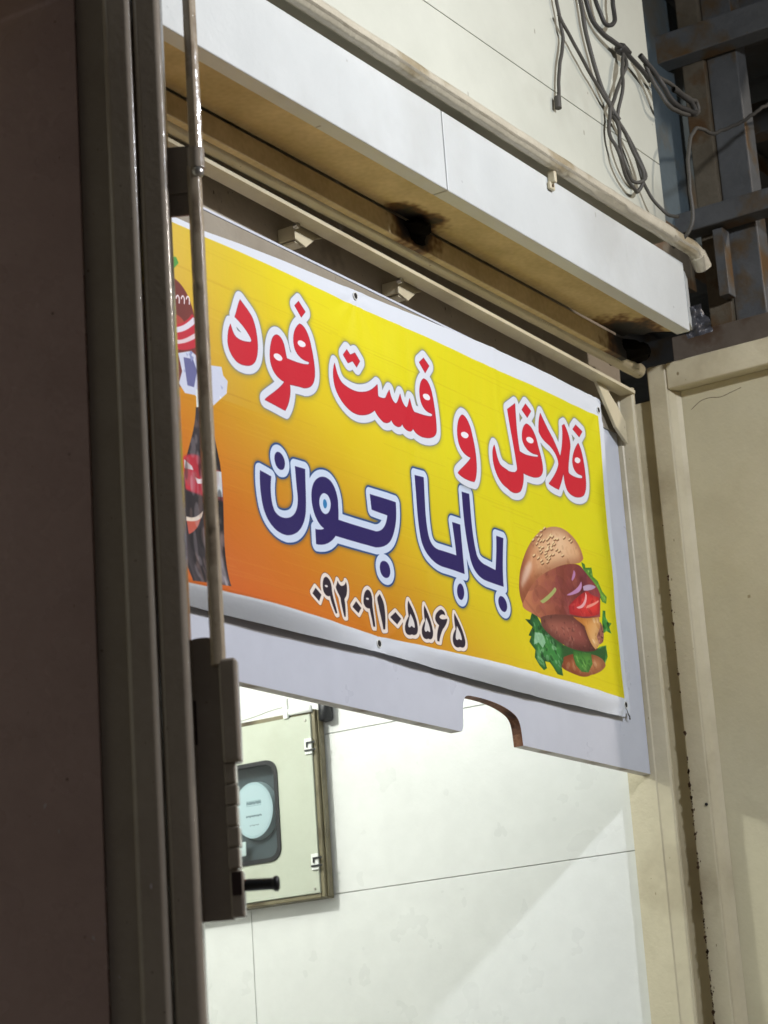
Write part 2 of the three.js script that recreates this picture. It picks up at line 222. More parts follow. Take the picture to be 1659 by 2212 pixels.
const M = {
  panelWhite: paint([209, 212, 208], { streak: 9, patch: 5, grain: 3, specks: 26, dirt: [120, 112, 95], dirtAmount: 0.05, seed: 8, rough: 0.42, coarse: true, bump: 0.0028, metres: 1.6 }),
  panelCream: paint([205, 206, 190], { patch: 6, grain: 4, specks: 30, dirt: [110, 100, 80], dirtAmount: 0.07, seed: 9, rough: 0.5, bump: 0.0003, metres: 1.5 }),
  panelInner: paint([231, 232, 228], { patch: 4, grain: 7, specks: 0, dirt: [170, 168, 158], dirtAmount: 0.0, seed: 10, rough: 0.38, bump: 0.0002, metres: 1.9 }),
  cream: paint([208, 198, 168], { patch: 7, grain: 6, specks: 60, dirt: [110, 92, 62], dirtAmount: 0.10, seed: 13, rough: 0.5, bump: 0.0007, metres: 0.8 }),
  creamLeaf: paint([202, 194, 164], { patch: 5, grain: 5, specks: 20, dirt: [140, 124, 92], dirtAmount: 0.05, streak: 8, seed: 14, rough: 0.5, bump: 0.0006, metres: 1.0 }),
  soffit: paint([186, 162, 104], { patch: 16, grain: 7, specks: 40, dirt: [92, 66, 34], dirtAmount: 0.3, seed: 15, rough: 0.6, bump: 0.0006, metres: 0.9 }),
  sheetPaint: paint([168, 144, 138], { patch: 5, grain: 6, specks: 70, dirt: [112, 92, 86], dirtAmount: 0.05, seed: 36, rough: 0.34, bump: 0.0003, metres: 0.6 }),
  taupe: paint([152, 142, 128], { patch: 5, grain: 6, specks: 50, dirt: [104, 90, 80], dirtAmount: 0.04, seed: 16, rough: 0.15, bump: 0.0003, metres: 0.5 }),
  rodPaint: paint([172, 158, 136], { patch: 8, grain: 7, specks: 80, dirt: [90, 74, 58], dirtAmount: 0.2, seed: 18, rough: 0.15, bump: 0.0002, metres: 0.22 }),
  lintelBrown: paint([204, 192, 172], { patch: 9, grain: 5, specks: 30, dirt: [70, 56, 44], dirtAmount: 0.2, seed: 19, rough: 0.7, metres: 0.7 }),
  pipe: paint([196, 188, 166], { patch: 12, grain: 10, specks: 70, dirt: [136, 118, 84], dirtAmount: 0.35, seed: 20, rough: 0.45, bump: 0.0016, metres: 0.5 }),
  steelGrey: paint([106, 108, 108], { patch: 14, grain: 8, specks: 60, dirt: [110, 84, 52], dirtAmount: 0.5, seed: 21, rough: 0.6, bump: 0.0012, metres: 0.6 }),
  rusty: paint([116, 106, 88], { patch: 16, grain: 10, specks: 80, dirt: [104, 76, 46], dirtAmount: 0.6, seed: 22, rough: 0.75, bump: 0.0015, metres: 0.5 }),
  bluePlate: paint([104, 118, 124], { patch: 10, grain: 5, specks: 30, dirt: [120, 92, 60], dirtAmount: 0.2, seed: 23, rough: 0.55, metres: 0.7 }),
  boardWhite: paint([210, 215, 226], { patch: 4, grain: 7, specks: 0, dirt: [170, 165, 160], dirtAmount: 0.0, seed: 24, rough: 0.4, bump: 0.0001, metres: 1.7 }),
  boardEdge: paint([196, 190, 180], { patch: 10, grain: 12, specks: 60, dirt: [120, 100, 80], dirtAmount: 0.3, seed: 25, rough: 0.7, metres: 0.3 }),
  chipboard: paint([128, 84, 56], { patch: 22, grain: 40, specks: 200, dirt: [70, 40, 26], dirtAmount: 0.5, seed: 26, rough: 0.9, bump: 0.002, metres: 0.25 }),
  cabinet: paint([186, 191, 174], { patch: 3, grain: 2, specks: 4, dirt: [130, 126, 104], dirtAmount: 0.05, seed: 27, rough: 0.45, bump: 0.0003, metres: 0.8 }),
  cabinetFrame: paint([118, 110, 84], { patch: 5, grain: 4, specks: 40, dirt: [70, 60, 40], dirtAmount: 0.3, seed: 28, rough: 0.5, metres: 0.4 }),
  pavement: paint([182, 177, 168], { patch: 20, grain: 22, specks: 200, dirt: [70, 66, 60], dirtAmount: 0.3, seed: 29, rough: 0.9, bump: 0.004, coarse: true, metres: 2.4 }),
  roofSheet: paint([96, 104, 108], { patch: 14, grain: 8, specks: 50, dirt: [80, 66, 50], dirtAmount: 0.3, seed: 30, rough: 0.6, metres: 1.3 }),
  char: new THREE.MeshPhysicalMaterial({ color: 0x100d0a, roughness: 1, specularIntensity: 0.15 }),
  rust: new THREE.MeshStandardMaterial({ color: 0x4a3420, roughness: 0.95 }),
  cable: new THREE.MeshStandardMaterial({ color: 0x4c4942, roughness: 0.6 }),
  cableDark: new THREE.MeshStandardMaterial({ color: 0x3a3834, roughness: 0.55 }),
  batten: paint([150, 142, 126], { patch: 6, grain: 4, specks: 20, dirt: [100, 90, 74], dirtAmount: 0.1, seed: 33, rough: 0.6, metres: 0.6 }),
  frameBrown: paint([122, 110, 96], { patch: 14, grain: 8, specks: 60, dirt: [88, 64, 46], dirtAmount: 0.4, seed: 34, rough: 0.65, metres: 0.5 }),
  chalk: new THREE.MeshStandardMaterial({ color: 0xb0a6a6, roughness: 0.8 }),
  black: new THREE.MeshStandardMaterial({ color: 0x17181b, roughness: 0.45 }),
  darkRed: new THREE.MeshStandardMaterial({ color: 0x2a1512, roughness: 0.6 }),
  steel: new THREE.MeshStandardMaterial({ color: 0xb9b6ae, roughness: 0.3, metalness: 0.8 }),
  whitePlastic: new THREE.MeshStandardMaterial({ color: 0xe6e8e2, roughness: 0.4 }),
  scrap: new THREE.MeshStandardMaterial({ color: 0x3c3c40, roughness: 0.35 }),
};

// ---------------------------------------------------------------- ground
{
  const g = new THREE.PlaneGeometry(160, 160); g.rotateX(-Math.PI / 2); structure('pavement', metricUV(g), M.pavement);
}

// ---------------------------------------------------------------- kiosk
const kiosk = thing('food_kiosk', 'cream and white panel kiosk with an open serving hatch under a boxed fascia', 'kiosk', [3.0, 0, -0.9]);
{
  const K = kiosk, FT = 3.2140;                                     // top of the fascia panels
  // front above the hatch: two courses of panels with an open joint
  part('wall_panel', box(0.9, 4.03, 3.2525, 3.4160, 0.15, 0.19, 0.0015), M.panelCream, K);
  part('wall_panel', box(0.9, 4.03, 3.4176, 4.60, 0.15, 0.19, 0.0015), M.panelCream, K);
  part('backing', box(0.9, 4.02, 3.20, 4.58, 0.135, 0.149), M.lintelBrown, K);
  part('side_return', box(4.0, 4.03, 3.2525, 4.60, -0.02, 0.1485, 0.002), M.panelCream, K);
  // boxed fascia over the hatch
  part('fascia_panel', box(0.9, 3.1490, 3.068, FT, 0.17, 0.20, 0.0025, 2), M.panelWhite, K);
  part('fascia_panel', box(3.1515, 4.068, 3.068, FT, 0.17, 0.20, 0.0025, 2), M.panelWhite, K);
  part('fascia_return', extrudeY([[4.0705, 0.2], [4.112, 0.186], [4.112, 0.166], [4.0705, 0.168]], 3.086, 3.196), M.panelWhite, K);
  // soffit sheet with a burnt-out hole
  const s = new THREE.Shape(); s.moveTo(0.9, -0.1685); s.lineTo(4.06, -0.1685);
  for (const [x, z] of [[4.045, 0.15], [4.03, 0.13], [4.035, 0.112], [4.01, 0.095], [4.015, 0.08]]) s.lineTo(x, -z);
  s.lineTo(4.01, -0.077); s.lineTo(0.9, -0.077);
  const g = new THREE.ExtrudeGeometry(s, { depth: 0.003, bevelEnabled: false }); g.rotateX(-Math.PI / 2); g.translate(0, 3.074, 0);
  // burn marks: grainy soot round the burnt hole and at the far corner
  const sooty = (uOf, vOf, w0, h0, base, spots) => {
    const w = 2048, h = 64, a = new Uint8Array(w * h * 4);
    for (let jj = 0; jj < h; jj++) for (let ii = 0; ii < w; ii++) {
      const X = 0.9 + 3.13 * (ii + 0.5) / w, V = w0 + (h0 - w0) * (jj + 0.5) / h; let m = 0;
      for (const [sx, sv, rx, rv] of spots) { const d = Math.hypot((X - sx) / rx, (V - sv) / rv) + 0.20 * noise3(X * 16, V * 18, 3) + 0.10 * noise3(X * 60, V * 60, 5); m = Math.max(m, Math.min(1, Math.max(0, (1.15 - d) / 0.75))); }
      const t = 14 * noise3(X * 2.2, V * 6, 8) + 9 * noise3(X * 11, V * 14, 9) + 6 * noise3(X * 70, V * 70, 2), o = 4 * (jj * w + ii), bl = m * m * (3 - 2 * m);
      const mid = [104, 70, 30], col = [20, 16, 13];
      for (let c = 0; c < 3; c++) { const p = bl < 0.45 ? base[c] + t + (mid[c] - base[c] - t) * bl / 0.45 : mid[c] + (col[c] - mid[c]) * (bl - 0.45) / 0.55; a[o + c] = cl(p); } a[o + 3] = 255;
    }
    const tx = new THREE.DataTexture(a, w, h); tx.magFilter = THREE.LinearFilter; tx.colorSpace = THREE.SRGBColorSpace; tx.needsUpdate = true;
    return { mat: new THREE.MeshStandardMaterial({ map: tx, roughness: 0.62 }), uv: g2 => { const p = g2.attributes.position, uv = new Float32Array(p.count * 2); for (let n = 0; n < p.count; n++) { uv[2 * n] = (p.getX(n) - 0.9) / 3.13; uv[2 * n + 1] = ((vOf === 'z' ? p.getZ(n) : p.getY(n)) - w0) / (h0 - w0); } g2.setAttribute('uv', new THREE.BufferAttribute(uv, 2)); return g2; } };
  };
  const so = sooty('x', 'z', 0.07, 0.172, [206, 184, 130], [[3.222, 0.080, 0.085, 0.050], [4.03, 0.09, 0.15, 0.08]]);
  const lf = sooty('x', 'y', 3.028, 3.073, [200, 178, 130], [[3.24, 3.07, 0.085, 0.055], [4.06, 3.06, 0.13, 0.06]]);
  part('soffit_panel', so.uv(metricUV(g)), so.mat, K);
  part('lintel_face', lf.uv(box(0.9, 4.03, 3.030, 3.071, 0.05, 0.0755, 0.002)), lf.mat, K);
  part('lintel_tube', metricUVr((new THREE.CylinderGeometry(0.0155, 0.0155, 3.24, 24, 60, false).rotateZ(Math.PI / 2).translate(2.51, 3.0380, 0.050).toNonIndexed()), 0.0005, 9), M.cream, K);
  part('lintel_plate', box(0.9, 4.2, 2.945, 4.5, -0.05, -0.026, 0.001), M.lintelBrown, K);
  // soot and charred foam at the hole
  const blob = new THREE.IcosahedronGeometry(1, 4); blob.scale(0.030, 0.012, 0.026); blob.translate(3.240, 3.062, 0.080);
  const blob2 = new THREE.IcosahedronGeometry(1, 3); blob2.scale(0.026, 0.016, 0.006); blob2.translate(3.248, 3.052, 0.076);
  part('charred_foam', [rough(blob, 0.004, 60), rough(blob2, 0.003, 70)], M.char, K, 'black charred foam bulging from a burnt hole in the soffit');
  const b3 = new THREE.IcosahedronGeometry(1, 4); b3.scale(0.06, 0.018, 0.05); b3.translate(4.07, 3.060, 0.055);
  part('soot_lump', rough(b3, 0.008, 32, 3), M.char, K, 'sooty black filling at the fascia corner above the hinge');
  // inside: side wall in panels with open joints
  const side = [[1.0, 2.0770, -1.90, -0.9800], [1.0, 2.0770, -0.9788, -0.012], [2.0782, 2.4160, -1.90, -0.012], [2.4172, 2.935, -1.90, -0.012], [0.0, 0.998, -1.90, -0.012]];
  for (const [y0, y1, z0, z1] of side) part('side_wall_panel', box(4.12, 4.150, y0, y1, z0, z1, 0.0012), M.panelInner, K);
  part('side_wall_core', box(4.1505, 4.175, 0, 2.94, -1.95, -0.052), M.lintelBrown, K);
  part('rear_wall', box(1.6, 4.17, 0, 2.94, -1.95, -1.905), M.panelInner, K);
  part('far_wall', box(1.6, 1.65, 0, 2.94, -1.90, -0.052), M.panelInner, K);
  part('ceiling', box(1.6, 4.17, 2.9405, 2.97, -1.95, -0.052), M.panelInner, K);
  part('floor_slab', box(1.66, 4.115, 0.0, 0.06, -1.90, -0.06), M.pavement, K);
  part('roof', box(0.9, 4.2, 4.61, 4.66, -1.95, 0.2), M.roofSheet, K);
  part('front_wall', box(2.14, 4.17, 0.0, 1.0, -0.05, -0.001), M.panelCream, K);
  part('front_wall', box(0.9, 2.138, 0.0, 2.944, -0.05, -0.001), M.panelCream, K);
  part('counter', box(2.20, 4.10, 1.001, 1.035, -0.35, 0.24, 0.004, 2), M.boardWhite, K);
  // steel hatch frame
  const fr = new THREE.Group(); fr.name = 'hatch_frame'; fr.position.set(3.14, 0, 0.9); K.add(fr);
  const ang = metricUV(mergeGeometries([box(-1.02, 0.975, -0.0075, 0, -0.031, 0, 0.001), box(-1.02, 0.975, 0.0005, 0.016, -0.031, -0.027, 0.0008)]));
  ang.rotateZ(-0.0158); ang.translate(3.14, 3.0095, 0.045);
  part('top_angle', ang, M.cream, fr);
  part('jamb', extrudeY([[4.105, -0.05], [4.105, 0.009], [4.107, 0.0115], [4.1095, 0.037], [4.112, 0.041], [4.118, 0.041], [4.118, -0.05]], 1.0, 3.0), M.cream, fr);
  part('jamb', extrudeY([[2.175, -0.05], [2.175, 0.009], [2.164, 0.037], [2.158, 0.041], [2.125, 0.041], [2.125, -0.05]], 1.0, 3.0), M.cream, fr);
  part('gap_strip', box(4.186, 4.192, 1.0, 2.99, -0.003, 0.075), M.cream, fr);
  part('gap_strip', box(4.1270, 4.1855, 1.0, 2.99, -0.0115, -0.003), M.cream, fr);
  { // corner gusset plate
    const sh = new THREE.Shape(); sh.moveTo(3.985, 2.998); sh.lineTo(4.013, 2.998); sh.lineTo(4.075, 2.955); sh.lineTo(4.104, 2.930); sh.lineTo(4.104, 2.885); sh.lineTo(4.06, 2.91); sh.closePath();
    const gg = new THREE.ExtrudeGeometry(sh, { depth: 0.005, bevelEnabled: true, bevelSize: 0.001, bevelThickness: 0.001, bevelSegments: 1 }); gg.translate(0, 0, 0.016);
    part('gusset', metricUV(gg), M.cream, fr);
  }
  for (const x of [2.972, 3.284]) { // folded tabs below the angle, each with a bolt
    const yy = 3.0025 - (x - 3.14) * 0.0158;
    const sh = new THREE.Shape(); sh.moveTo(0, 0); sh.lineTo(0.078, 0); sh.lineTo(0.060, -0.007); sh.lineTo(0.030, -0.030); sh.lineTo(0.0, -0.024); sh.closePath();
    const face = new THREE.ExtrudeGeometry(sh, { depth: 0.003, bevelEnabled: true, bevelSize: 0.0006, bevelThickness: 0.0006, bevelSegments: 1 }); face.translate(x, yy, 0.006);
    const b = part('bracket_tab', [metricUV(face), box(x, x + 0.004, yy - 0.024, yy, -0.025, 0.0054, 0.0008), box(x + 0.004, x + 0.030, yy - 0.029, yy - 0.026, -0.02, 0.0054, 0.0008)], M.cream, fr);
    part('bolt_head', cyl([x - 0.002, yy - 0.004, 0.010], [x - 0.002, yy - 0.004, 0.019], 0.0058, 6), M.steel, b);
  }
}

// ---------------------------------------------------------------- board with the cut-out, hung behind the frame
{
  const t = thing('white_board', 'white laminated board with a cut-out notch along its lower edge, behind the banner', 'board', [3.14, 2.217, 0]);
  const s = new THREE.Shape(), yb = 2.217, yt = 2.957;
  s.moveTo(2.178, yb); s.lineTo(3.392, yb);
  s.bezierCurveTo(3.402, yb, 3.404, yb + 0.006, 3.4055, yb + 0.012); s.lineTo(3.4085, yb + 0.036);
  s.bezierCurveTo(3.412, yb + 0.062, 3.418, yb + 0.0665, 3.440, yb + 0.067);
  s.bezierCurveTo(3.492, yb + 0.069, 3.555, yb + 0.066, 3.588, yb + 0.052);
  s.bezierCurveTo(3.602, yb + 0.045, 3.604, yb + 0.036, 3.606, yb + 0.022); s.lineTo(3.608, yb);
  s.lineTo(4.1035, yb); s.lineTo(4.1035, yt); s.lineTo(2.178, yt); s.closePath();
  const g = new THREE.ExtrudeGeometry(s, { depth: 0.018, bevelEnabled: true, bevelSize: 0.0006, bevelThickness: 0.0006, bevelSegments: 1, curveSegments: 14 }); g.translate(0, 0, -0.0186);
  const face = metricUV(g); // faces white, sawn rim shown raw
  const p = face.attributes.position, q = face.attributes.normal, A = [], B = [], C = [];
  for (let i = 0; i < p.count; i += 3) {
    const nz = Math.abs(q.getZ(i)), x = (p.getX(i) + p.getX(i + 1) + p.getX(i + 2)) / 3, y = (p.getY(i) + p.getY(i + 1) + p.getY(i + 2)) / 3;
    (nz > 0.9 ? A : (x > 3.40 && x < 3.611 && y < yb + 0.08 && y > yb + 0.0007) ? C : B).push(i, i + 1, i + 2);
  }
  const pick = L => { const o = new THREE.BufferGeometry(); for (const k of ['position', 'normal', 'uv']) { const a = face.attributes[k], s2 = a.itemSize, v = new Float32Array(L.length * s2); L.forEach((i, n) => { for (let c = 0; c < s2; c++) v[n * s2 + c] = a.array[i * s2 + c]; }); o.setAttribute(k, new THREE.BufferAttribute(v, s2)); } return o; };
  part('top_batten', box(2.18, 4.10, 2.908, 2.9555, 0.0005, 0.0035, 0.0008), M.batten, t, 'tan strip along the top of the board');
  part('top_edge_strip', box(2.18, 4.10, 2.9560, 2.9605, -0.0005, 0.0042, 0.0006), M.boardWhite, t);
  part('laminate', pick(A), M.boardWhite, t); part('edge_band', pick(B), M.boardEdge, t); part('sawn_edge', pick(C), M.chipboard, t, 'raw brown chipboard edge inside the notch');
}

// ---------------------------------------------------------------- vinyl banner
const BX0 = 2.24, BY1 = 2.98, BW = 1.79, BH = 0.68;                  // printed area, metres
function bannerTexture() {
  const c = document.createElement('canvas'); c.width = 2048; c.height = 778; const x = c.getContext('2d');
  const k = c.width / (BW * 1000); x.fillStyle = '#dfe5ec'; x.fillRect(0, 0, c.width, c.height); x.scale(k, k);
  const P = d => new Path2D(d);
  // ground colour: orange to yellow, as printed
  const poly = P('M 10 80 L 1765 59 L 1764 628 L 10 650 Z');
  x.save(); x.clip(poly);
  let g = x.createLinearGradient(560, 670, 840, 90);
  g.addColorStop(0, '#cb621a'); g.addColorStop(0.22, '#d07614'); g.addColorStop(0.45, '#d29a14'); g.addColorStop(0.68, '#e2c512'); g.addColorStop(1, '#eadf12');
  x.fillStyle = g; x.fillRect(0, 0, 1800, 700);
  g = x.createLinearGradient(380, 0, 680, 0); g.addColorStop(0, 'rgba(214,178,96,0.65)'); g.addColorStop(1, 'rgba(214,178,96,0)'); x.fillStyle = g; x.fillRect(0, 0, 1800, 330);
  g = x.createRadialGradient(1700, 200, 60, 1700, 200, 760); g.addColorStop(0, 'rgba(220,214,12,0.95)'); g.addColorStop(0.55, 'rgba(222,212,14,0.6)'); g.addColorStop(1, 'rgba(204,204,24,0)'); x.fillStyle = g; x.fillRect(0, 0, 1800, 700);
  { const r = rng(12); for (let i = 0; i < 240; i++) { x.fillStyle = i % 2 ? 'rgba(255,230,120,0.05)' : 'rgba(120,60,10,0.05)'; x.fillRect(r() * 1700, r() * 680, 120 + r() * 260, 1 + r() * 2); } }
  x.restore();
  // bottles and ice at the far end
  const B = ART.bottles, f = (n, col) => { x.fillStyle = col; x.fill(P(B[n])); };
  f('leaf', '#4f9a45');
  g = x.createLinearGradient(280, 0, 500, 0); g.addColorStop(0, '#5d2b26'); g.addColorStop(0.75, '#7a3b35'); g.addColorStop(1, '#8a7f94'); x.fillStyle = g; x.fill(P(B.b1));
  f('b1r', '#b04a3c'); f('lab1', '#c3313f'); f('w1', '#e3dce6'); f('w2', '#e6cfd2');
  f('ice', '#d3d9ea'); f('ice2', '#6a6c9a'); f('white', '#e6efec');
  { const r = rng(6); x.save(); x.clip(P(B.ice)); for (let i = 0; i < 26; i++) { x.fillStyle = ['#5b5f90', '#f0f4fb', '#aab2d2', '#8f97c0'][i % 4]; const a = 370 + r() * 190, b = 245 + r() * 110, s = 4 + r() * 10; x.beginPath(); x.moveTo(a, b); x.lineTo(a + s, b + s * 0.4); x.lineTo(a + s * 0.5, b + s); x.fill(); } x.restore(); }
  { const G = x.createLinearGradient(330, 0, 480, 0); G.addColorStop(0, '#1b1719'); G.addColorStop(0.35, '#4a4346'); G.addColorStop(0.5, '#241f22'); G.addColorStop(0.78, '#3a3436'); G.addColorStop(0.9, '#7a7478'); G.addColorStop(1, '#1c181a'); x.fillStyle = G; x.fill(P(B.b2)); }
  x.save(); x.filter = 'blur(1.6px)'; f('b2h', '#6d686b');
  { const G = x.createLinearGradient(360, 0, 490, 0); G.addColorStop(0, '#8e1c2a'); G.addColorStop(0.3, '#cf3040'); G.addColorStop(0.55, '#b02434'); G.addColorStop(1, '#d8606a'); x.fillStyle = G; x.fill(P(B.lab2)); }
  x.restore(); f('w3', '#d8d2d4'); f('w4', '#ecdfe0'); f('w5', '#cfd6d8'); f('lab3', '#c35a48'); f('w6', '#e8d8c4');
  { const r = rng(61); x.save(); x.clip(P(B.b2)); x.filter = 'blur(1.2px)'; for (let i = 0; i < 130; i++) { x.fillStyle = ['rgba(150,120,110,0.35)', 'rgba(10,8,10,0.5)', 'rgba(200,190,196,0.3)'][i % 3]; x.beginPath(); x.ellipse(380 + r() * 110, 380 + r() * 290, 2 + r() * 6, 6 + r() * 22, 0.1, 0, 6.3); x.fill(); } x.restore(); }
  { x.strokeStyle = '#f1e6e8'; x.lineWidth = 2.6; x.lineCap = 'round'; x.beginPath(); for (let i = 0; i < 5; i++) { const a = 374 + i * 13, b = 204 - i * 3; x.moveTo(a, b); x.bezierCurveTo(a + 4, b - 9, a + 10, b - 6, a + 7, b + 6); } x.stroke(); }
  // blue lettering
  x.lineJoin = 'round'; x.lineCap = 'round';
  const blue = P(ART.blue.join(' '));
  x.save(); x.shadowColor = 'rgba(60,60,90,0.8)'; x.shadowBlur = 8; x.strokeStyle = '#2a5f9c'; x.lineWidth = 30; x.stroke(blue); x.restore();
  x.strokeStyle = '#1d3f78'; x.lineWidth = 28.6; x.stroke(blue);
  x.strokeStyle = '#d2e0f3'; x.lineWidth = 24; x.stroke(blue);
  x.fillStyle = '#261a5e'; for (const d of ART.blue) x.fill(P(d));
  x.fillStyle = '#d2e0f3'; x.fill(P(ART.blueHole)); x.fillStyle = '#2f7fb5'; x.fill(P(ART.blueDot));
  // red lettering
  const red = P(ART.red.join(' '));
  x.save(); x.shadowColor = 'rgba(120,120,120,0.9)'; x.shadowBlur = 12; x.strokeStyle = '#8d9092'; x.lineWidth = 30.5; x.stroke(red); x.restore();
  x.strokeStyle = '#6f7a80'; x.lineWidth = 30; x.stroke(red);
  x.strokeStyle = '#dfe4ec'; x.lineWidth = 27.8; x.stroke(red);
  x.strokeStyle = '#8f1834'; x.lineWidth = 1.6; x.stroke(red);
  x.fillStyle = '#cc1f31'; for (const d of ART.red) x.fill(P(d));
  x.fillStyle = '#f3eef2'; x.fill(P(ART.redHoles));
  // telephone number
  const num = P(ART.num);
  x.strokeStyle = '#5a3a28'; x.lineWidth = 15.2; x.stroke(num); x.strokeStyle = '#efe3d6'; x.lineWidth = 13.4; x.stroke(num);
  x.fillStyle = '#271c2b'; x.fill(num); x.fillStyle = '#e2ddd9'; x.fill(P(ART.numHoles));
  // burger
  const U = ART.burger, q = (n, col) => { x.fillStyle = col; x.fill(P(U[n])); };
  const lg = (x0, y0, x1, y1, ...st) => { const G = x.createLinearGradient(x0, y0, x1, y1); st.forEach(([o, col]) => G.addColorStop(o, col)); return G; };
  const speck = (n, count, cols, s0, s1, seed) => { const r = rng(seed), A = U[n].match(/-?\d+/g).map(Number), xs = A.filter((_, i) => i % 2 === 0), ys = A.filter((_, i) => i % 2), a = Math.min(...xs), c2 = Math.max(...xs), d = Math.min(...ys), e = Math.max(...ys);
    x.save(); x.clip(P(U[n])); for (let i = 0; i < count; i++) { x.fillStyle = cols[i % cols.length]; x.beginPath(); x.ellipse(a + r() * (c2 - a), d + r() * (e - d), s0 + r() * s1, (s0 + r() * s1) * 0.5, r() * 3.1, 0, 6.3); x.fill(); } x.restore(); };
  const rim = (n, col, w) => { x.save(); x.clip(P(U[n])); x.strokeStyle = col; x.globalAlpha = 0.6; x.lineWidth = w * 1.6; x.filter = 'blur(' + (w * k * 0.55).toFixed(1) + 'px)'; x.stroke(P(U[n])); x.restore(); };
  q('leafR', lg(1600, 330, 1720, 470, [0, '#3f7a2e'], [1, '#86c043'])); speck('leafR', 40, ['rgba(190,230,120,0.5)', 'rgba(30,80,30,0.45)'], 2, 6, 1); rim('leafR', 'rgba(30,80,24,0.7)', 6);
  q('leafR2', '#3f8a34'); speck('leafR2', 26, ['rgba(150,210,110,0.5)', 'rgba(16,60,24,0.5)'], 2, 6, 2); q('leafR3', '#3c7f36'); speck('leafR3', 30, ['rgba(170,220,130,0.5)', 'rgba(16,60,24,0.6)'], 2, 7, 3);
  x.fillStyle = '#2c5a2a'; x.fill(P(ART.fill));
  q('bunB', lg(1560, 560, 1740, 600, [0, '#a55c36'], [0.5, '#c98a58'], [1, '#e2bd8c'])); speck('bunB', 50, ['rgba(240,210,170,0.25)', 'rgba(120,60,30,0.2)'], 3, 9, 4); rim('bunB', 'rgba(90,36,16,0.85)', 12);
  q('leafL', lg(1440, 480, 1560, 600, [0, '#255f2b'], [0.6, '#3d8a3e'], [1, '#2a682f'])); speck('leafL', 110, ['rgba(150,200,150,0.5)', 'rgba(14,54,22,0.55)', 'rgba(80,150,70,0.5)'], 2, 9, 5); q('leafLh', 'rgba(170,214,178,0.75)'); rim('leafL', 'rgba(12,50,20,0.8)', 8);
  q('leafM', lg(1600, 560, 1680, 620, [0, '#4c8c38'], [1, '#7db04a'])); speck('leafM', 30, ['rgba(170,210,120,0.4)', 'rgba(30,80,30,0.4)'], 2, 8, 6); rim('leafM', 'rgba(24,70,24,0.7)', 7);
  q('inner', lg(1440, 400, 1720, 480, [0, '#c07a54'], [0.4, '#8a4436'], [0.7, '#74303a'], [1, '#a84646'])); speck('inner', 160, ['rgba(150,70,80,0.14)', 'rgba(60,20,20,0.12)', 'rgba(190,110,84,0.14)'], 5, 26, 7);
  q('patty', lg(1500, 470, 1680, 600, [0, '#ae6a56'], [0.5, '#945046'], [1, '#6e3630'])); speck('patty', 150, ['rgba(206,150,130,0.30)', 'rgba(60,26,22,0.28)', 'rgba(150,86,70,0.4)'], 1.5, 6, 8); rim('patty', 'rgba(40,14,12,0.85)', 14);
  q('pattyR', '#9a6050'); speck('pattyR', 24, ['rgba(210,160,140,0.4)', 'rgba(60,26,20,0.6)'], 1.5, 4, 9);
  q('cheese', lg(1620, 480, 1720, 560, [0, '#d98a35'], [0.5, '#e2b478'], [1, '#f0dcb4'])); speck('cheese', 26, ['rgba(250,236,200,0.5)', 'rgba(190,120,50,0.35)'], 2, 8, 10); rim('cheese', 'rgba(150,90,40,0.6)', 7);
  q('tomato', lg(1600, 400, 1740, 480, [0, '#b82c36'], [0.6, '#e23c34'], [1, '#c8322e'])); speck('tomato', 26, ['rgba(250,120,100,0.35)', 'rgba(130,16,24,0.35)'], 2, 10, 11); rim('tomato', 'rgba(140,16,24,0.75)', 8); q('tomh', '#f39a88');
  q('onion4', '#e48a8e'); rim('onion4', 'rgba(255,220,220,0.8)', 5); q('onion1', '#dcb2d6'); rim('onion1', 'rgba(150,80,140,0.7)', 5); q('onion2', '#b981ad'); q('onion3', '#cdb8d0'); rim('onion3', 'rgba(150,110,150,0.6)', 5); q('pickle', '#d6dc9a'); rim('pickle', 'rgba(120,130,50,0.8)', 5);
  { const G = x.createRadialGradient(1545, 345, 10, 1545, 380, 150); G.addColorStop(0, '#eac59c'); G.addColorStop(0.5, '#dcab7e'); G.addColorStop(0.85, '#c48258'); G.addColorStop(1, '#aa6848'); x.fillStyle = G; x.fill(P(U.bun)); }
  speck('bun', 260, ['rgba(240,205,160,0.16)', 'rgba(120,66,36,0.14)', 'rgba(200,140,100,0.2)'], 2, 8, 12); x.save(); x.filter = 'blur(4px)'; q('bunh', 'rgba(240,212,190,0.75)'); x.restore(); rim('bun', 'rgba(120,60,36,0.75)', 12);
  x.strokeStyle = '#7c4a2c'; x.lineWidth = 4.4; x.stroke(P(ART.seeds)); x.save(); x.translate(-0.8, -1.4); x.strokeStyle = '#ecd0a0'; x.lineWidth = 2.8; x.stroke(P(ART.seeds)); x.restore();
  const t = new THREE.CanvasTexture(c); t.colorSpace = THREE.SRGBColorSpace; t.anisotropy = 8; return t;
}
const grommets = [[3.140, 2.928], [3.141, 2.329], [4.008, 2.934], [4.006, 2.339], [2.274, 2.928], [2.274, 2.329]];
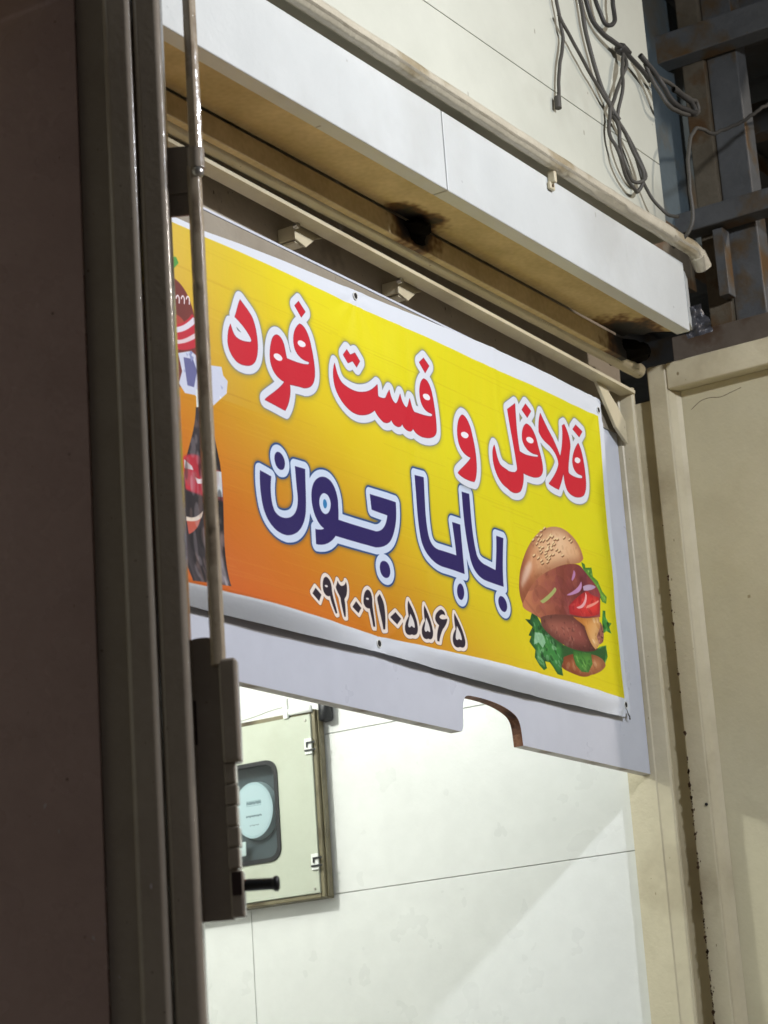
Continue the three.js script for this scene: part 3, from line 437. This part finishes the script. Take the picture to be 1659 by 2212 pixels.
function bannerZ(x, y) {                                             // the vinyl hangs from its eyelets and stands off between them
  const u = (x - 3.140) / 0.867, span = Math.pow(Math.abs(Math.sin(Math.PI * u)), 0.8) * (x < 3.14 ? 1 : 0.72);
  const low = y < 2.338 ? Math.max(0, 1 - Math.pow((2.338 - y) / 0.030, 1.3)) : Math.exp(-(y - 2.338) / 0.055);
  const top = Math.exp(-(2.955 - y) / 0.05) * 0.006;
  let fold = 0; for (const [ex, ey] of grommets) { const dx = x - ex, dy = y - ey, d = Math.hypot(dx, dy), a = Math.atan2(dy, dx); fold += 0.0016 * Math.exp(-d / 0.07) * (1 - Math.exp(-d * d / 0.0006)) * Math.sin(a * 9 + ex * 3); }
  fold += 0.0016 * Math.exp(-Math.pow((x - 3.615 + (y - 2.6) * 0.05) / 0.010, 2)) - 0.0012 * Math.exp(-Math.pow((x - 3.30 + (y - 2.6) * 0.03) / 0.012, 2));
  return 0.0075 + fold + 0.028 * span * low + top * span + 0.0045 * (0.5 + 0.5 * noise3(x * 3.1, y * 3.7, 1.5)) + 0.0011 * noise3(x * 11, y * 6, 4);
}
{
  const t = thing('vinyl_banner', 'yellow and orange printed banner with red and blue Persian lettering and a burger', 'banner', [3.14, 2.31, 0]);
  const nx = 320, ny = 110, x0 = 2.26, x1 = 4.021, pos = [], uv = [], idx = [];
  for (let j = 0; j <= ny; j++) for (let i = 0; i <= nx; i++) {
    const x = x0 + (x1 - x0) * i / nx, u = (x - 3.14) / 0.867, s = Math.abs(Math.sin(Math.PI * u));
    const top = 2.939 + (x > 3.14 ? 0.021 * Math.min(1, (x - 3.14) / 0.45) - 0.004 * s : -0.0) - (x < 3.14 ? 0.024 * Math.min(1, (3.14 - x) / 0.42) : 0);
    const bot = 2.315 - 0.006 * s + (x > 4.0 ? 0.008 : 0), v = j / ny, y = bot + (top - bot) * v;
    pos.push(x, y, bannerZ(x, y)); uv.push((x - BX0) / BW, 1 - (BY1 - y) / BH);
  }
  for (let j = 0; j < ny; j++) for (let i = 0; i < nx; i++) { const a = j * (nx + 1) + i; idx.push(a, a + 1, a + nx + 2, a, a + nx + 2, a + nx + 1); }
  const g = new THREE.BufferGeometry(); g.setAttribute('position', new THREE.Float32BufferAttribute(pos, 3)); g.setAttribute('uv', new THREE.Float32BufferAttribute(uv, 2)); g.setIndex(idx); g.computeVertexNormals();
  const mat = new THREE.MeshPhysicalMaterial({ map: bannerTexture(), roughness: 0.62, specularIntensity: 0.6, side: THREE.DoubleSide, bumpMap: bumpOrange, bumpScale: 0.0003 });
  const sheet = part('printed_sheet', g, mat, t);
  for (const [x, y] of grommets.slice(0, 4)) { // eyelets: metal ring round a dark hole
    const z = bannerZ(x, y) + 0.0012;
    const e = part('eyelet', new THREE.TorusGeometry(0.0062, 0.0012, 6, 18).translate(x, y, z), M.whitePlastic, t);
    part('eyelet_hole', new THREE.CircleGeometry(0.0058, 16).translate(x, y, z + 0.0004), M.black, e);
  }
  // loose tie at the lower corner
  part('cable_tie', tube([[4.006, 2.339, 0.008], [4.013, 2.322, 0.010], [4.020, 2.318, 0.009], [4.026, 2.314, 0.006]], 0.0013, 16, 6), M.cable, t);
}

// ---------------------------------------------------------------- right-hand shutter leaf, folded square to the front
const leafGroup = 'steel shutter leaves of the hatch';
{
  const t = thing('shutter_leaf', 'cream painted steel shutter leaf opened square to the front at the far jamb', 'shutter', [4.19, 1.0, 0.05]);
  part('stile', box(4.165, 4.205, 1.0, 3.053, 0.050, 0.092, 0.004, 3), M.cream, t);
  part('stile', box(4.165, 4.205, 1.0, 3.053, 0.62, 0.662, 0.004, 3), M.cream, t);
  part('top_rail', box(4.165, 4.205, 2.997, 3.053, 0.0925, 0.6195, 0.004, 3), M.cream, t);
  part('bottom_rail', box(4.165, 4.205, 1.0, 1.05, 0.0925, 0.6195, 0.004, 3), M.cream, t);
  part('sheet', box(4.1955, 4.2005, 1.0505, 2.9965, 0.0925, 0.6195, 0.0005), M.creamLeaf, t);
  part('bead', extrudeY([[4.195, 0.0925], [4.195, 0.108], [4.186, 0.101], [4.168, 0.0925]], 1.0505, 2.9965), M.cream, t);
  // flaked paint along the hinge edge and screw heads
  const r = rng(31), chips = [];
  for (let i = 0; i < 130; i++) {
    const y = 1.62 + r() * 0.62 + (i % 3 === 0 ? 0.6 * r() : 0), s = 0.0006 + r() * r() * 0.0030, n = 5 + (r() * 4 | 0), sh = new THREE.Shape();
    for (let k = 0; k < n; k++) { const a = k / n * 6.283, q = s * (0.5 + r()); k ? sh.lineTo(Math.cos(a) * q, Math.sin(a) * q * 1.6) : sh.moveTo(Math.cos(a) * q, Math.sin(a) * q * 1.6); }
    const g = new THREE.ExtrudeGeometry(sh, { depth: 0.0008, bevelEnabled: false }); g.rotateY(-Math.PI / 2); g.translate(4.1652, y, 0.0512 + r() * 0.0022 + (i % 13 === 0 ? 0.005 : 0)); chips.push(g);
  }
  const c = part('flaked_paint', chips, M.rust, t, 'dark flaked spots along the hinge edge'); c.userData.kind = 'stuff';
  for (const [y, z] of [[2.152, 0.083], [1.725, 0.112]]) part('screw_head', cyl([4.1655 + (z > 0.1 ? 0.030 : 0), y, z], [4.163 + (z > 0.1 ? 0.030 : 0), y, z], 0.003, 10), M.black, t);
  part('crack_line', tube([[4.1953, 2.953, 0.127], [4.1953, 2.966, 0.15], [4.1953, 2.968, 0.169], [4.1953, 2.964, 0.195], [4.1953, 2.968, 0.215], [4.1953, 2.973, 0.24]], 0.0005, 40, 5), M.rust, t, 'thin dark scratch below the top rail');
  t.userData.group = leafGroup;
}
// ---------------------------------------------------------------- left-hand shutter leaf, near the camera
{
  const t = thing('shutter_leaf', 'dark shaded near shutter leaf with bolt rod and lock at its free edge', 'shutter', [2.1, 1.0, 0.04], leafGroup);
  t.rotation.y = -THREE.MathUtils.degToRad(62); local.add(t);
  const y = v => v - 1.0;                                            // own axes: x along the leaf, z towards its outer face
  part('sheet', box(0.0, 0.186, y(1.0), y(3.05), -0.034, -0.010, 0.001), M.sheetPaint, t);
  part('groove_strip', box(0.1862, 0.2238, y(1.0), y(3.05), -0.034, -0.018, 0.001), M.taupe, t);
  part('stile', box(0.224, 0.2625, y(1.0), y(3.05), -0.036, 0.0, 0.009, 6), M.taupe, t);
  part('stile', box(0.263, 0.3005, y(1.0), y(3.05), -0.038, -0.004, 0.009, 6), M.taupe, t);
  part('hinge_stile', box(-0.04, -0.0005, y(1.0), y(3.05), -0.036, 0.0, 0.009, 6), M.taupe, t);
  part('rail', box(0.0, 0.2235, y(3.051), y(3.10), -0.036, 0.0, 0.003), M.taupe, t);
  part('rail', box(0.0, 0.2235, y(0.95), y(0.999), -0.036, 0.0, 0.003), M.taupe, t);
  // bolt rod with guides
  const rodX = 0.334;
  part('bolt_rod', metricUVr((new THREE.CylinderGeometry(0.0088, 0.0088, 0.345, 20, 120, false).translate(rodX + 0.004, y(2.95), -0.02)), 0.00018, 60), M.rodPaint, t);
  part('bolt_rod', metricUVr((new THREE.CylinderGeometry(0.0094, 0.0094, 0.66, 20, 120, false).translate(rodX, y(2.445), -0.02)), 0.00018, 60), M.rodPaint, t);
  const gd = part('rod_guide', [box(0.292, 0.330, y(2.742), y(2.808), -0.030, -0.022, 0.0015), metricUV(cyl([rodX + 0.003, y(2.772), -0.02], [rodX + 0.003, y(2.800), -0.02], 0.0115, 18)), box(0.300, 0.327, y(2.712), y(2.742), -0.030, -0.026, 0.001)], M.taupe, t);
  part('guide_ball', new THREE.SphereGeometry(0.0085, 18, 12).translate(rodX + 0.005, y(2.766), -0.016).toNonIndexed(), M.steel, gd);
  // lock: backing plate, tube housing, cams, lever
  const pl = new THREE.Shape(); pl.moveTo(0.287, y(1.808)); pl.lineTo(0.336, y(1.808)); pl.lineTo(0.336, y(2.135)); pl.bezierCurveTo(0.334, y(2.150), 0.322, y(2.153), 0.312, y(2.152)); pl.bezierCurveTo(0.300, y(2.152), 0.289, y(2.148), 0.287, y(2.130)); pl.closePath();
  const lp = metricUV(new THREE.ExtrudeGeometry(pl, { depth: 0.006, bevelEnabled: true, bevelSize: 0.001, bevelThickness: 0.001, bevelSegments: 2 }).translate(0, 0, -0.034));
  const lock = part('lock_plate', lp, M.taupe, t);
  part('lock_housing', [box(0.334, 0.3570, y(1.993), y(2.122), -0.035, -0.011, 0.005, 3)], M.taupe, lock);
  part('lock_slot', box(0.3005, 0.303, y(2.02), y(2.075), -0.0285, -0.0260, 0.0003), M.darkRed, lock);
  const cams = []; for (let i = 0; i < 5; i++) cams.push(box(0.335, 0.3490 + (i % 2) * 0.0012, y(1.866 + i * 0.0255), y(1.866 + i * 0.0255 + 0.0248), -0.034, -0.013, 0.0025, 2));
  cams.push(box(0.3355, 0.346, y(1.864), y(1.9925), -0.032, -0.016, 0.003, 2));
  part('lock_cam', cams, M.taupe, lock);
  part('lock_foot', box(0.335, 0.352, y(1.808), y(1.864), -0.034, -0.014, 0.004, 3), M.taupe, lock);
  part('lock_recess', box(0.338, 0.350, y(1.834), y(1.862), -0.0142, -0.0118, 0.0005), M.darkRed, lock);
  const lv = part('lever', metricUV(new THREE.LatheGeometry([[0, 0], [0.0066, 0], [0.0074, 0.006], [0.0070, 0.034], [0.0074, 0.037], [0.0092, 0.0385], [0.0094, 0.0425], [0.0066, 0.0445], [0, 0.0446]].map(p => new THREE.Vector2(...p)), 20).rotateZ(-Math.PI / 2 - 0.02).translate(0.349, y(1.8465), -0.024).toNonIndexed()), M.black, lock, 'short black lever with a knobbed end');
  { // jagged notch of missing paint low on the edge
    const r = rng(51), chips = [];
    for (let i = 0; i < 16; i++) { const sh = new THREE.Shape(), s = 0.0005 + r() * 0.0012; for (let k = 0; k < 6; k++) { const a = k / 6 * 6.283, q = s * (0.5 + r()); k ? sh.lineTo(Math.cos(a) * q, Math.sin(a) * q * 2) : sh.moveTo(q, 0); } const g = new THREE.ExtrudeGeometry(sh, { depth: 0.0006, bevelEnabled: false }); g.translate(0.02 + r() * 0.27, y(1.66 + r() * 0.3), i % 3 ? -0.0102 : 0.0); if (g.attributes.position.getX(0) > 0.19) g.translate(0, 0, 0); chips.push(g); }
    const c = part('paint_chips', chips, M.chalk, t, 'tiny pale chips scattered over the lower sheet'); c.userData.kind = 'stuff';
  }
}

// ---------------------------------------------------------------- conduit pipe along the fascia
{
  const t = thing('conduit_pipe', 'dirty cream pipe running along the top edge of the white fascia', 'pipe', [3.0, 3.25, 0.216]);
  part('pipe_run', metricUVr((tube([[0.9, 3.239, 0.2165], [2.5, 3.239, 0.2165], [3.4, 3.2375, 0.2165], [3.8, 3.237, 0.219], [4.02, 3.236, 0.224], [4.075, 3.233, 0.226], [4.10, 3.220, 0.224]], 0.0155, 160, 18).toNonIndexed()), 0.0007, 14), M.pipe, t);
  part('pipe_end', metricUVr((cyl([4.082, 3.229, 0.226], [4.112, 3.212, 0.222], 0.0175, 18)), 0.0012, 40), M.pipe, t);
  const h = part('pipe_hook', [box(3.512, 3.522, 3.200, 3.225, 0.2005, 0.216, 0.003, 2), box(3.508, 3.527, 3.188, 3.203, 0.2005, 0.208, 0.003, 2)], M.cream, t, 'pale clip holding the pipe to the fascia');
  part('hook_screw', cyl([3.516, 3.195, 0.208], [3.516, 3.195, 0.2095], 0.003, 8), M.rust, h);
}
// ---------------------------------------------------------------- loose cables on the wall
function cable(pts, r, mat, label, z = 0.2) {
  const c0 = new THREE.CatmullRomCurve3(pts.map(([x, y, dz = 0]) => new THREE.Vector3(x, y, z + dz)), false, 'centripetal'), nk = Math.max(10, Math.round(c0.getLength() / 0.022));
  const q = c0.getSpacedPoints(nk).map(p => [p.x + 0.0022 * noise3(p.x * 30, p.y * 30, r * 900), p.y + 0.0016 * noise3(p.x * 26, p.y * 26, 9 + r * 500), p.z + 0.0012 * (1 + noise3(p.x * 20, p.y * 20, 4))]); const at = [q[0][0], q[0][1], q[0][2]];
  return single('cable', tube(q, r, 170, 8), mat, label, 'cable', at, 'loose cables hanging on the kiosk wall');
}
cable([[3.600, 3.80], [3.608, 3.66], [3.624, 3.563], [3.627, 3.53], [3.612, 3.49], [3.598, 3.449], [3.590, 3.41], [3.584, 3.392]], 0.0036, M.cable, 'short grey cable ending in a taped tip above the pipe');
single('cable_tip', cyl([3.5850, 3.398, 0.2], [3.582, 3.374, 0.201], 0.0066, 12), M.cable, 'taped end of the short grey cable', 'tape', [3.583, 3.386, 0.2]);
cable([[3.61, 3.575, 0.004], [3.66, 3.537, 0.005], [3.70, 3.51, 0.004], [3.794, 3.45, 0.006], [3.815, 3.433, 0.006], [3.875, 3.393, 0.006], [3.902, 3.336, 0.006], [3.93, 3.30, 0.012], [3.952, 3.272, 0.03], [3.958, 3.262, 0.05]], 0.0036, M.cable, 'grey cable slanting down the wall from the taped tip to behind the pipe');
cable([[3.715, 3.85], [3.716, 3.70], [3.722, 3.64], [3.730, 3.588], [3.754, 3.517], [3.79, 3.462, 0.004], [3.815, 3.43, 0.012]], 0.0046, M.cable, 'thick grey cable coming down to the tied crossing');
cable([[3.735, 3.80], [3.742, 3.67], [3.769, 3.625], [3.809, 3.606, 0.006], [3.858, 3.601, 0.012], [3.90, 3.592, 0.012], [3.944, 3.584, 0.012], [3.976, 3.573, 0.012]], 0.0052, M.cableDark, 'dark cable drooping to the corner of the wall');
cable([[3.775, 3.85], [3.778, 3.70], [3.785, 3.65, 0.006], [3.80, 3.63, 0.01], [3.83, 3.64, 0.012], [3.845, 3.70, 0.01], [3.85, 3.85, 0.008]], 0.0046, M.cableDark, 'dark cable looping down at the top of the wall');
{ // coil hanging in two turns
  const pts = [[3.868, 3.60], [3.862, 3.57], [3.836, 3.52], [3.797, 3.457], [3.783, 3.397], [3.786, 3.348], [3.815, 3.316], [3.860, 3.300], [3.886, 3.306], [3.888, 3.335], [3.866, 3.375], [3.834, 3.420], [3.806, 3.437], [3.797, 3.410], [3.806, 3.366], [3.838, 3.330], [3.868, 3.320], [3.892, 3.330], [3.893, 3.362], [3.860, 3.408], [3.825, 3.440], [3.835, 3.50], [3.850, 3.56], [3.872, 3.60]];
  cable(pts.map(([x, y], i) => [x, y, 0.003 + 0.0045 * ((i * 7) % 4)]), 0.0038, M.cable, 'grey cable hung in a narrow coil of two turns');
}
cable([[3.95, 3.60, 0.015], [3.974, 3.567, 0.02], [4.006, 3.527, 0.03], [4.078, 3.533, 0.03], [4.15, 3.56, 0.02], [4.186, 3.581, 0.02], [4.175, 3.600, 0.02], [4.152, 3.594, 0.02], [4.10, 3.592, 0.02], [4.044, 3.593, 0.02], [4.00, 3.588, 0.02]], 0.0046, M.cable, 'thick cable looped round the wall corner beside the posts');
cable([[3.93, 3.61, 0.016], [3.98, 3.585, 0.024], [4.03, 3.545, 0.03], [4.10, 3.548, 0.03], [4.165, 3.572, 0.022], [4.15, 3.585, 0.02], [4.06, 3.582, 0.022]], 0.006, M.cableDark, 'dark inner cable of the loop at the wall corner');
cable([[4.9, 3.86, 0.06], [4.60, 3.745, 0.06], [4.476, 3.690, 0.06], [4.308, 3.587, 0.06], [4.20, 3.53, 0.06], [4.142, 3.503, 0.06], [4.07, 3.487, 0.06], [4.030, 3.448, 0.06], [4.012, 3.407, 0.06], [4.004, 3.36, 0.06], [4.004, 3.307, 0.06], [4.008, 3.279, 0.058], [4.004, 3.245, 0.045], [4.004, 3.225, 0.010]], 0.0040, M.cable, 'grey cable crossing from the steel posts and dropping past the pipe end');
{ // black clamp where the cables are bunched
  single('cable_clamp', rough(box(3.850, 3.885, 3.592, 3.610, 0.200, 0.220, 0.006, 3), 0.003, 60), M.cableDark, 'dark clamp bunching the cables near the wall corner', 'clamp', [3.87, 3.60, 0.2]);
}
{ // grey plastic scrap caught at the fascia end
  const g = new THREE.PlaneGeometry(0.05, 0.06, 10, 10), p = g.attributes.position;
  for (let i = 0; i < p.count; i++) { const x = p.getX(i), y = p.getY(i); p.setXYZ(i, x * (1 - 0.35 * y / 0.05), y, 0.014 * noise3(x * 38, y * 38, 2) + 0.006 * noise3(x * 90, y * 90, 7)); }
  g.rotateY(-0.8); g.rotateZ(0.4); g.translate(4.115, 3.105, 0.195); g.computeVertexNormals();
  const m = M.scrap.clone(); m.side = THREE.DoubleSide;
  single('plastic_scrap', g, m, 'crumpled grey plastic scrap caught at the end of the fascia', 'scrap', [4.115, 3.105, 0.195]);
}

// ---------------------------------------------------------------- meter cabinet on the inner side wall
{
  const t = thing('meter_cabinet', 'pale green steel meter cabinet with a rounded window on the inside wall', 'cabinet', [4.118, 2.07, -0.95]);
  const z1 = -0.7625, z0 = -1.14, y0 = 2.070, y1 = 2.468, xf = 4.086;
  // body frame with a raised rim
  part('frame', [box(xf, 4.119, y0, y1, z1 - 0.010, z1, 0.002), box(xf, 4.119, y0, y1, z0, z0 + 0.010, 0.002), box(xf, 4.119, y0, y0 + 0.010, z0 + 0.0105, z1 - 0.0105, 0.002), box(xf, 4.119, y1 - 0.010, y1, z0 + 0.0105, z1 - 0.0105, 0.002), box(xf + 0.008, 4.112, y0 + 0.002, y1 - 0.002, z1 + 0.0005, z1 + 0.004, 0.001)], M.cabinetFrame, t);
  // door with the window opening
  const s = new THREE.Shape(); const dz = (z) => -z; s.moveTo(dz(z1 - 0.011), y0 + 0.011); s.lineTo(dz(z0 + 0.011), y0 + 0.011); s.lineTo(dz(z0 + 0.011), y1 - 0.011); s.lineTo(dz(z1 - 0.011), y1 - 0.011); s.closePath();
  const rr = (a, b, c, d, r) => { const h = new THREE.Path(); h.moveTo(a + r, c); h.lineTo(b - r, c); h.quadraticCurveTo(b, c, b, c + r); h.lineTo(b, d - r); h.quadraticCurveTo(b, d, b - r, d); h.lineTo(a + r, d); h.quadraticCurveTo(a, d, a, d - r); h.lineTo(a, c + r); h.quadraticCurveTo(a, c, a + r, c); return h; };
  const wa = 0.868, wb = 1.06, wc = 2.163, wd = 2.372; // window, in -z and y
  s.holes.push(rr(wa, wb, wc, wd, 0.03));
  const toWall = g => { g.rotateY(Math.PI / 2); return g; };         // shape x -> -z, extrusion -> +x
  part('door', metricUV(toWall(new THREE.ExtrudeGeometry(s, { depth: 0.004, bevelEnabled: true, bevelSize: 0.001, bevelThickness: 0.001, bevelSegments: 1, curveSegments: 8 })).translate(xf - 0.003, 0, 0)), M.cabinet, t);
  const ring = new THREE.Shape(rr(wa - 0.004, wb + 0.004, wc - 0.004, wd + 0.004, 0.033).getPoints(8)); ring.holes.push(rr(wa + 0.005, wb - 0.005, wc + 0.005, wd - 0.005, 0.026));
  const win = part('window', toWall(new THREE.ExtrudeGeometry(ring, { depth: 0.007, bevelEnabled: false, curveSegments: 8 })).translate(xf - 0.007, 0, 0), M.black, t, 'dark rubber seal round the cabinet window');
  const pane = new THREE.Shape(rr(wa + 0.003, wb - 0.003, wc + 0.003, wd - 0.003, 0.028).getPoints(8));
  part('pane', toWall(new THREE.ShapeGeometry(pane, 8)).translate(xf - 0.002, 0, 0), new THREE.MeshPhysicalMaterial({ color: 0xdfe8ea, roughness: 0.08, transmission: 1, thickness: 0, side: THREE.DoubleSide }), win);
  part('back_plate', box(4.114, 4.1195, y0 + 0.011, y1 - 0.011, z0 + 0.011, z1 - 0.011), new THREE.MeshStandardMaterial({ color: 0x4e5558, roughness: 0.6 }), t);
  for (const y of [2.372, 2.128]) { // toggle latches at the door edge
    const l = part('latch', box(xf - 0.008, xf - 0.0045, y, y + 0.034, z1 - 0.026, z1 - 0.008, 0.001), M.whitePlastic, t);
    part('latch_hook', [box(xf - 0.011, xf - 0.0085, y + 0.006, y + 0.010, z1 - 0.025, z1 + 0.003, 0.0008), box(xf - 0.011, xf - 0.0085, y + 0.022, y + 0.026, z1 - 0.018, z1 + 0.003, 0.0008), box(xf - 0.011, xf - 0.0085, y + 0.014, y + 0.026, z1 - 0.020, z1 - 0.0165, 0.0008)], M.black, l);
  }
  for (const [yy, zz] of [[2.090, -0.785], [2.446, -0.785]]) part('screw_head', cyl([xf - 0.004, yy, zz], [xf - 0.0065, yy, zz], 0.0028, 10), M.steel, t);
  part('cable_gland', rough(box(4.088, 4.118, 2.440, 2.492, -0.757, -0.733, 0.007, 3), 0.001, 60), M.black, t, 'black cable gland at the top corner');
  part('loose_tape', [box(4.076, 4.084, 2.456, 2.500, -0.838, -0.826, 0.002), rough(box(4.078, 4.086, 2.462, 2.476, -0.84, -0.765, 0.003, 2), 0.002, 50), tube([[4.08, 2.470, -1.0], [4.08, 2.474, -0.93], [4.08, 2.482, -0.87], [4.08, 2.485, -0.83]], 0.003, 24, 6)], M.whitePlastic, t, 'white tape and cable along the cabinet top');
}
{
  const c = document.createElement('canvas'); c.width = 256; c.height = 256; const x = c.getContext('2d'); x.fillStyle = '#dfe9ea'; x.fillRect(0, 0, 256, 256);
  x.fillStyle = '#4a5f66'; for (const [yy, hh, x0, x1] of [[84, 16, 84, 184], [152, 10, 76, 186], [200, 5, 100, 160]]) { for (let i = x0; i < x1; i += 7) x.fillRect(i, yy + (i % 3), 5, hh - (i % 4)); }
  x.strokeStyle = '#8aa6ac'; x.lineWidth = 2; x.strokeRect(84, 82, 100, 24);
  const tx = new THREE.CanvasTexture(c); tx.colorSpace = THREE.SRGBColorSpace;
  const t = thing('electricity_meter', 'round pale blue electricity meter behind the cabinet window', 'meter', [4.113, 2.277, -0.940]);
  const body = new THREE.CylinderGeometry(0.060, 0.063, 0.018, 40); body.scale(1, 1, 0.86); body.rotateZ(Math.PI / 2); body.translate(4.1045, 2.277, -0.942);
  part('body', body.toNonIndexed(), new THREE.MeshStandardMaterial({ color: 0xd3e0e2, roughness: 0.35 }), t);
  const dial = new THREE.CircleGeometry(0.055, 36); dial.scale(0.86, 1, 1); dial.rotateY(-Math.PI / 2); dial.translate(4.0948, 2.277, -0.942);
  part('dial', dial, new THREE.MeshStandardMaterial({ map: tx, roughness: 0.35 }), t);
  part('seal_tag', rough(box(4.094, 4.097, 2.182, 2.212, -0.992, -0.965, 0.001), 0.003, 60), M.whitePlastic, t);
}

// ---------------------------------------------------------------- neighbouring steel frame and canopy beyond the kiosk corner
{
  const t = thing('steel_frame', 'weathered grey and rusty steel posts and beams beside the kiosk corner', 'frame', [4.63, 0, 0.08]);
  part('post', box(4.60, 4.655, 0, 4.14, 0.014, 0.070, 0.004, 2), M.rusty, t, 'rust-stained post');
  part('post', box(4.612, 4.668, 0, 4.14, 0.0715, 0.146, 0.004, 2), M.steelGrey, t);
  part('beam', box(4.545, 4.598, 3.484, 3.533, -0.06, 2.0, 0.004, 2), M.steelGrey, t);
  part('beam', box(4.545, 4.598, 3.150, 3.250, -0.06, 2.0, 0.004, 2), M.frameBrown, t);
  part('beam', box(4.545, 4.598, 3.905, 3.975, -0.03, 2.0, 0.004, 2), M.steelGrey, t);
  part('bracing', box(4.56, 4.595, 3.32, 3.478, 0.060, 0.085, 0.002), M.steelGrey, t);
  part('plate', box(4.42, 4.76, 3.50, 4.1, -0.03, -0.02, 0.001), M.bluePlate, t, 'dull blue grey plate behind the posts');
  part('patch', rough(box(4.40, 4.60, 3.36, 3.50, -0.035, -0.012, 0.003, 3), 0.004, 30), M.rusty, t, 'rusty patch below the plate');
}
{
  const t = thing('canopy_roof', 'dark canopy roof on steel purlins at the top right', 'canopy', [6.2, 4.0, 0.6]);
  const sh = new THREE.Shape(); const n = 60; for (let i = 0; i <= n; i++) { const x = 4.08 + 5 * i / n, yy = 4.15 + 0.02 * (i % 2); i ? sh.lineTo(x, yy) : sh.moveTo(x, yy); } for (let i = n; i >= 0; i--) sh.lineTo(4.08 + 5 * i / n, 4.153 + 0.02 * (i % 2));
  const g = new THREE.ExtrudeGeometry(sh, { depth: 2.6, bevelEnabled: false }); g.translate(0, 0, -1.6); part('roof_sheet', metricUV(g), M.roofSheet, t);
  for (const z of [-1.2, -0.75, -0.3, 0.15, 0.6]) part('purlin', box(4.10, 9.0, 4.09, 4.145, z, z + 0.05, 0.003), M.steelGrey, t);
  for (const x of [4.70, 5.25, 5.9, 6.7, 7.6]) part('rafter', box(x, x + 0.06, 4.0, 4.085, -1.5, 0.95, 0.003), M.steelGrey, t);
  { const gb = box(-0.03, 0.03, -1.0, 1.0, -0.02, 0.02, 0.003); gb.rotateX(0.95); gb.translate(5.6, 3.70, 0.0); part('brace', gb, M.steelGrey, t); }
  for (const x of [5.9, 7.6]) part('post', box(x, x + 0.06, 0, 3.998, 0.85, 0.91, 0.003), M.steelGrey, t);
}

// ---------------------------------------------------------------- lamps
{ // floodlight on a post in front of the kiosk, out of the picture
  const p = new THREE.Vector3(...FLOOD.pos), a = new THREE.Vector3(...FLOOD.aim), t = thing('floodlight', 'white floodlight on a post facing the kiosk front', 'floodlight', [p.x, 0, p.z + 0.18]);
  part('post', cyl([p.x, 0, p.z + 0.18], [p.x, p.y + 0.05, p.z + 0.18], 0.03, 16), M.steelGrey, t);
  const q = new THREE.Quaternion().setFromUnitVectors(new THREE.Vector3(0, 0, 1), a.clone().sub(p).normalize());
  const put = g => { g.applyQuaternion(q); g.translate(p.x, p.y, p.z); return g; };
  part('housing', put(new RoundedBoxGeometry(0.22, 0.16, 0.05, 2, 0.01).translate(0, 0, -0.035)), M.black, t);
  part('lens', put(new THREE.BoxGeometry(0.16, 0.10, 0.004)), new THREE.MeshStandardMaterial({ color: 0xffffff, emissive: FLOOD.color, emissiveIntensity: 40 }), t);
  const l = new THREE.SpotLight(FLOOD.color, FLOOD.power, 0, 1.42, 0.85, 2); l.position.copy(p).addScaledVector(a.clone().sub(p).normalize(), 0.02); l.target.position.copy(a); l.castShadow = true; l.shadow.mapSize.set(2048, 2048); l.shadow.bias = -0.0005; l.shadow.radius = 2.5;
  scene.add(l); scene.add(l.target);
}
{ // bulb under the kiosk ceiling
  const p = BULB.pos, t = thing('ceiling_bulb', 'white bulb hanging under the kiosk ceiling', 'bulb', [p[0], p[1], p[2]]);
  part('bulb', new THREE.SphereGeometry(0.035, 20, 14).translate(...p), new THREE.MeshStandardMaterial({ color: 0xffffff, emissive: BULB.color, emissiveIntensity: 30 }), t);
  part('socket', cyl([p[0], p[1] + 0.036, p[2]], [p[0], 2.9395, p[2]], 0.016, 14), M.whitePlastic, t);
  const l = new THREE.PointLight(BULB.color, BULB.power, 0, 2); l.position.set(...p); l.castShadow = true; l.shadow.radius = 1.8; scene.add(l);
}
{ // street lamp behind the camera's left
  const p = STREET.pos, t = thing('street_lamp', 'street lamp on the pavement across from the kiosk', 'street lamp', [p[0], 0, p[2]]);
  part('pole', cyl([p[0], 0, p[2] + 0.25], [p[0], p[1] + 0.1, p[2] + 0.25], 0.05, 14, 0.035), M.steelGrey, t);
  part('arm', cyl([p[0], p[1] + 0.1, p[2] + 0.25], [p[0], p[1] + 0.09, p[2] - 0.02], 0.02, 10), M.steelGrey, t);
  part('globe', new THREE.SphereGeometry(0.12, 20, 14).translate(...p), new THREE.MeshStandardMaterial({ color: 0xffffff, emissive: STREET.color, emissiveIntensity: 12 }), t);
  const l = new THREE.PointLight(STREET.color, STREET.power, 0, 2); l.position.set(...p); l.castShadow = true; l.shadow.radius = 6; scene.add(l);
}

renderer.render(scene, camera);
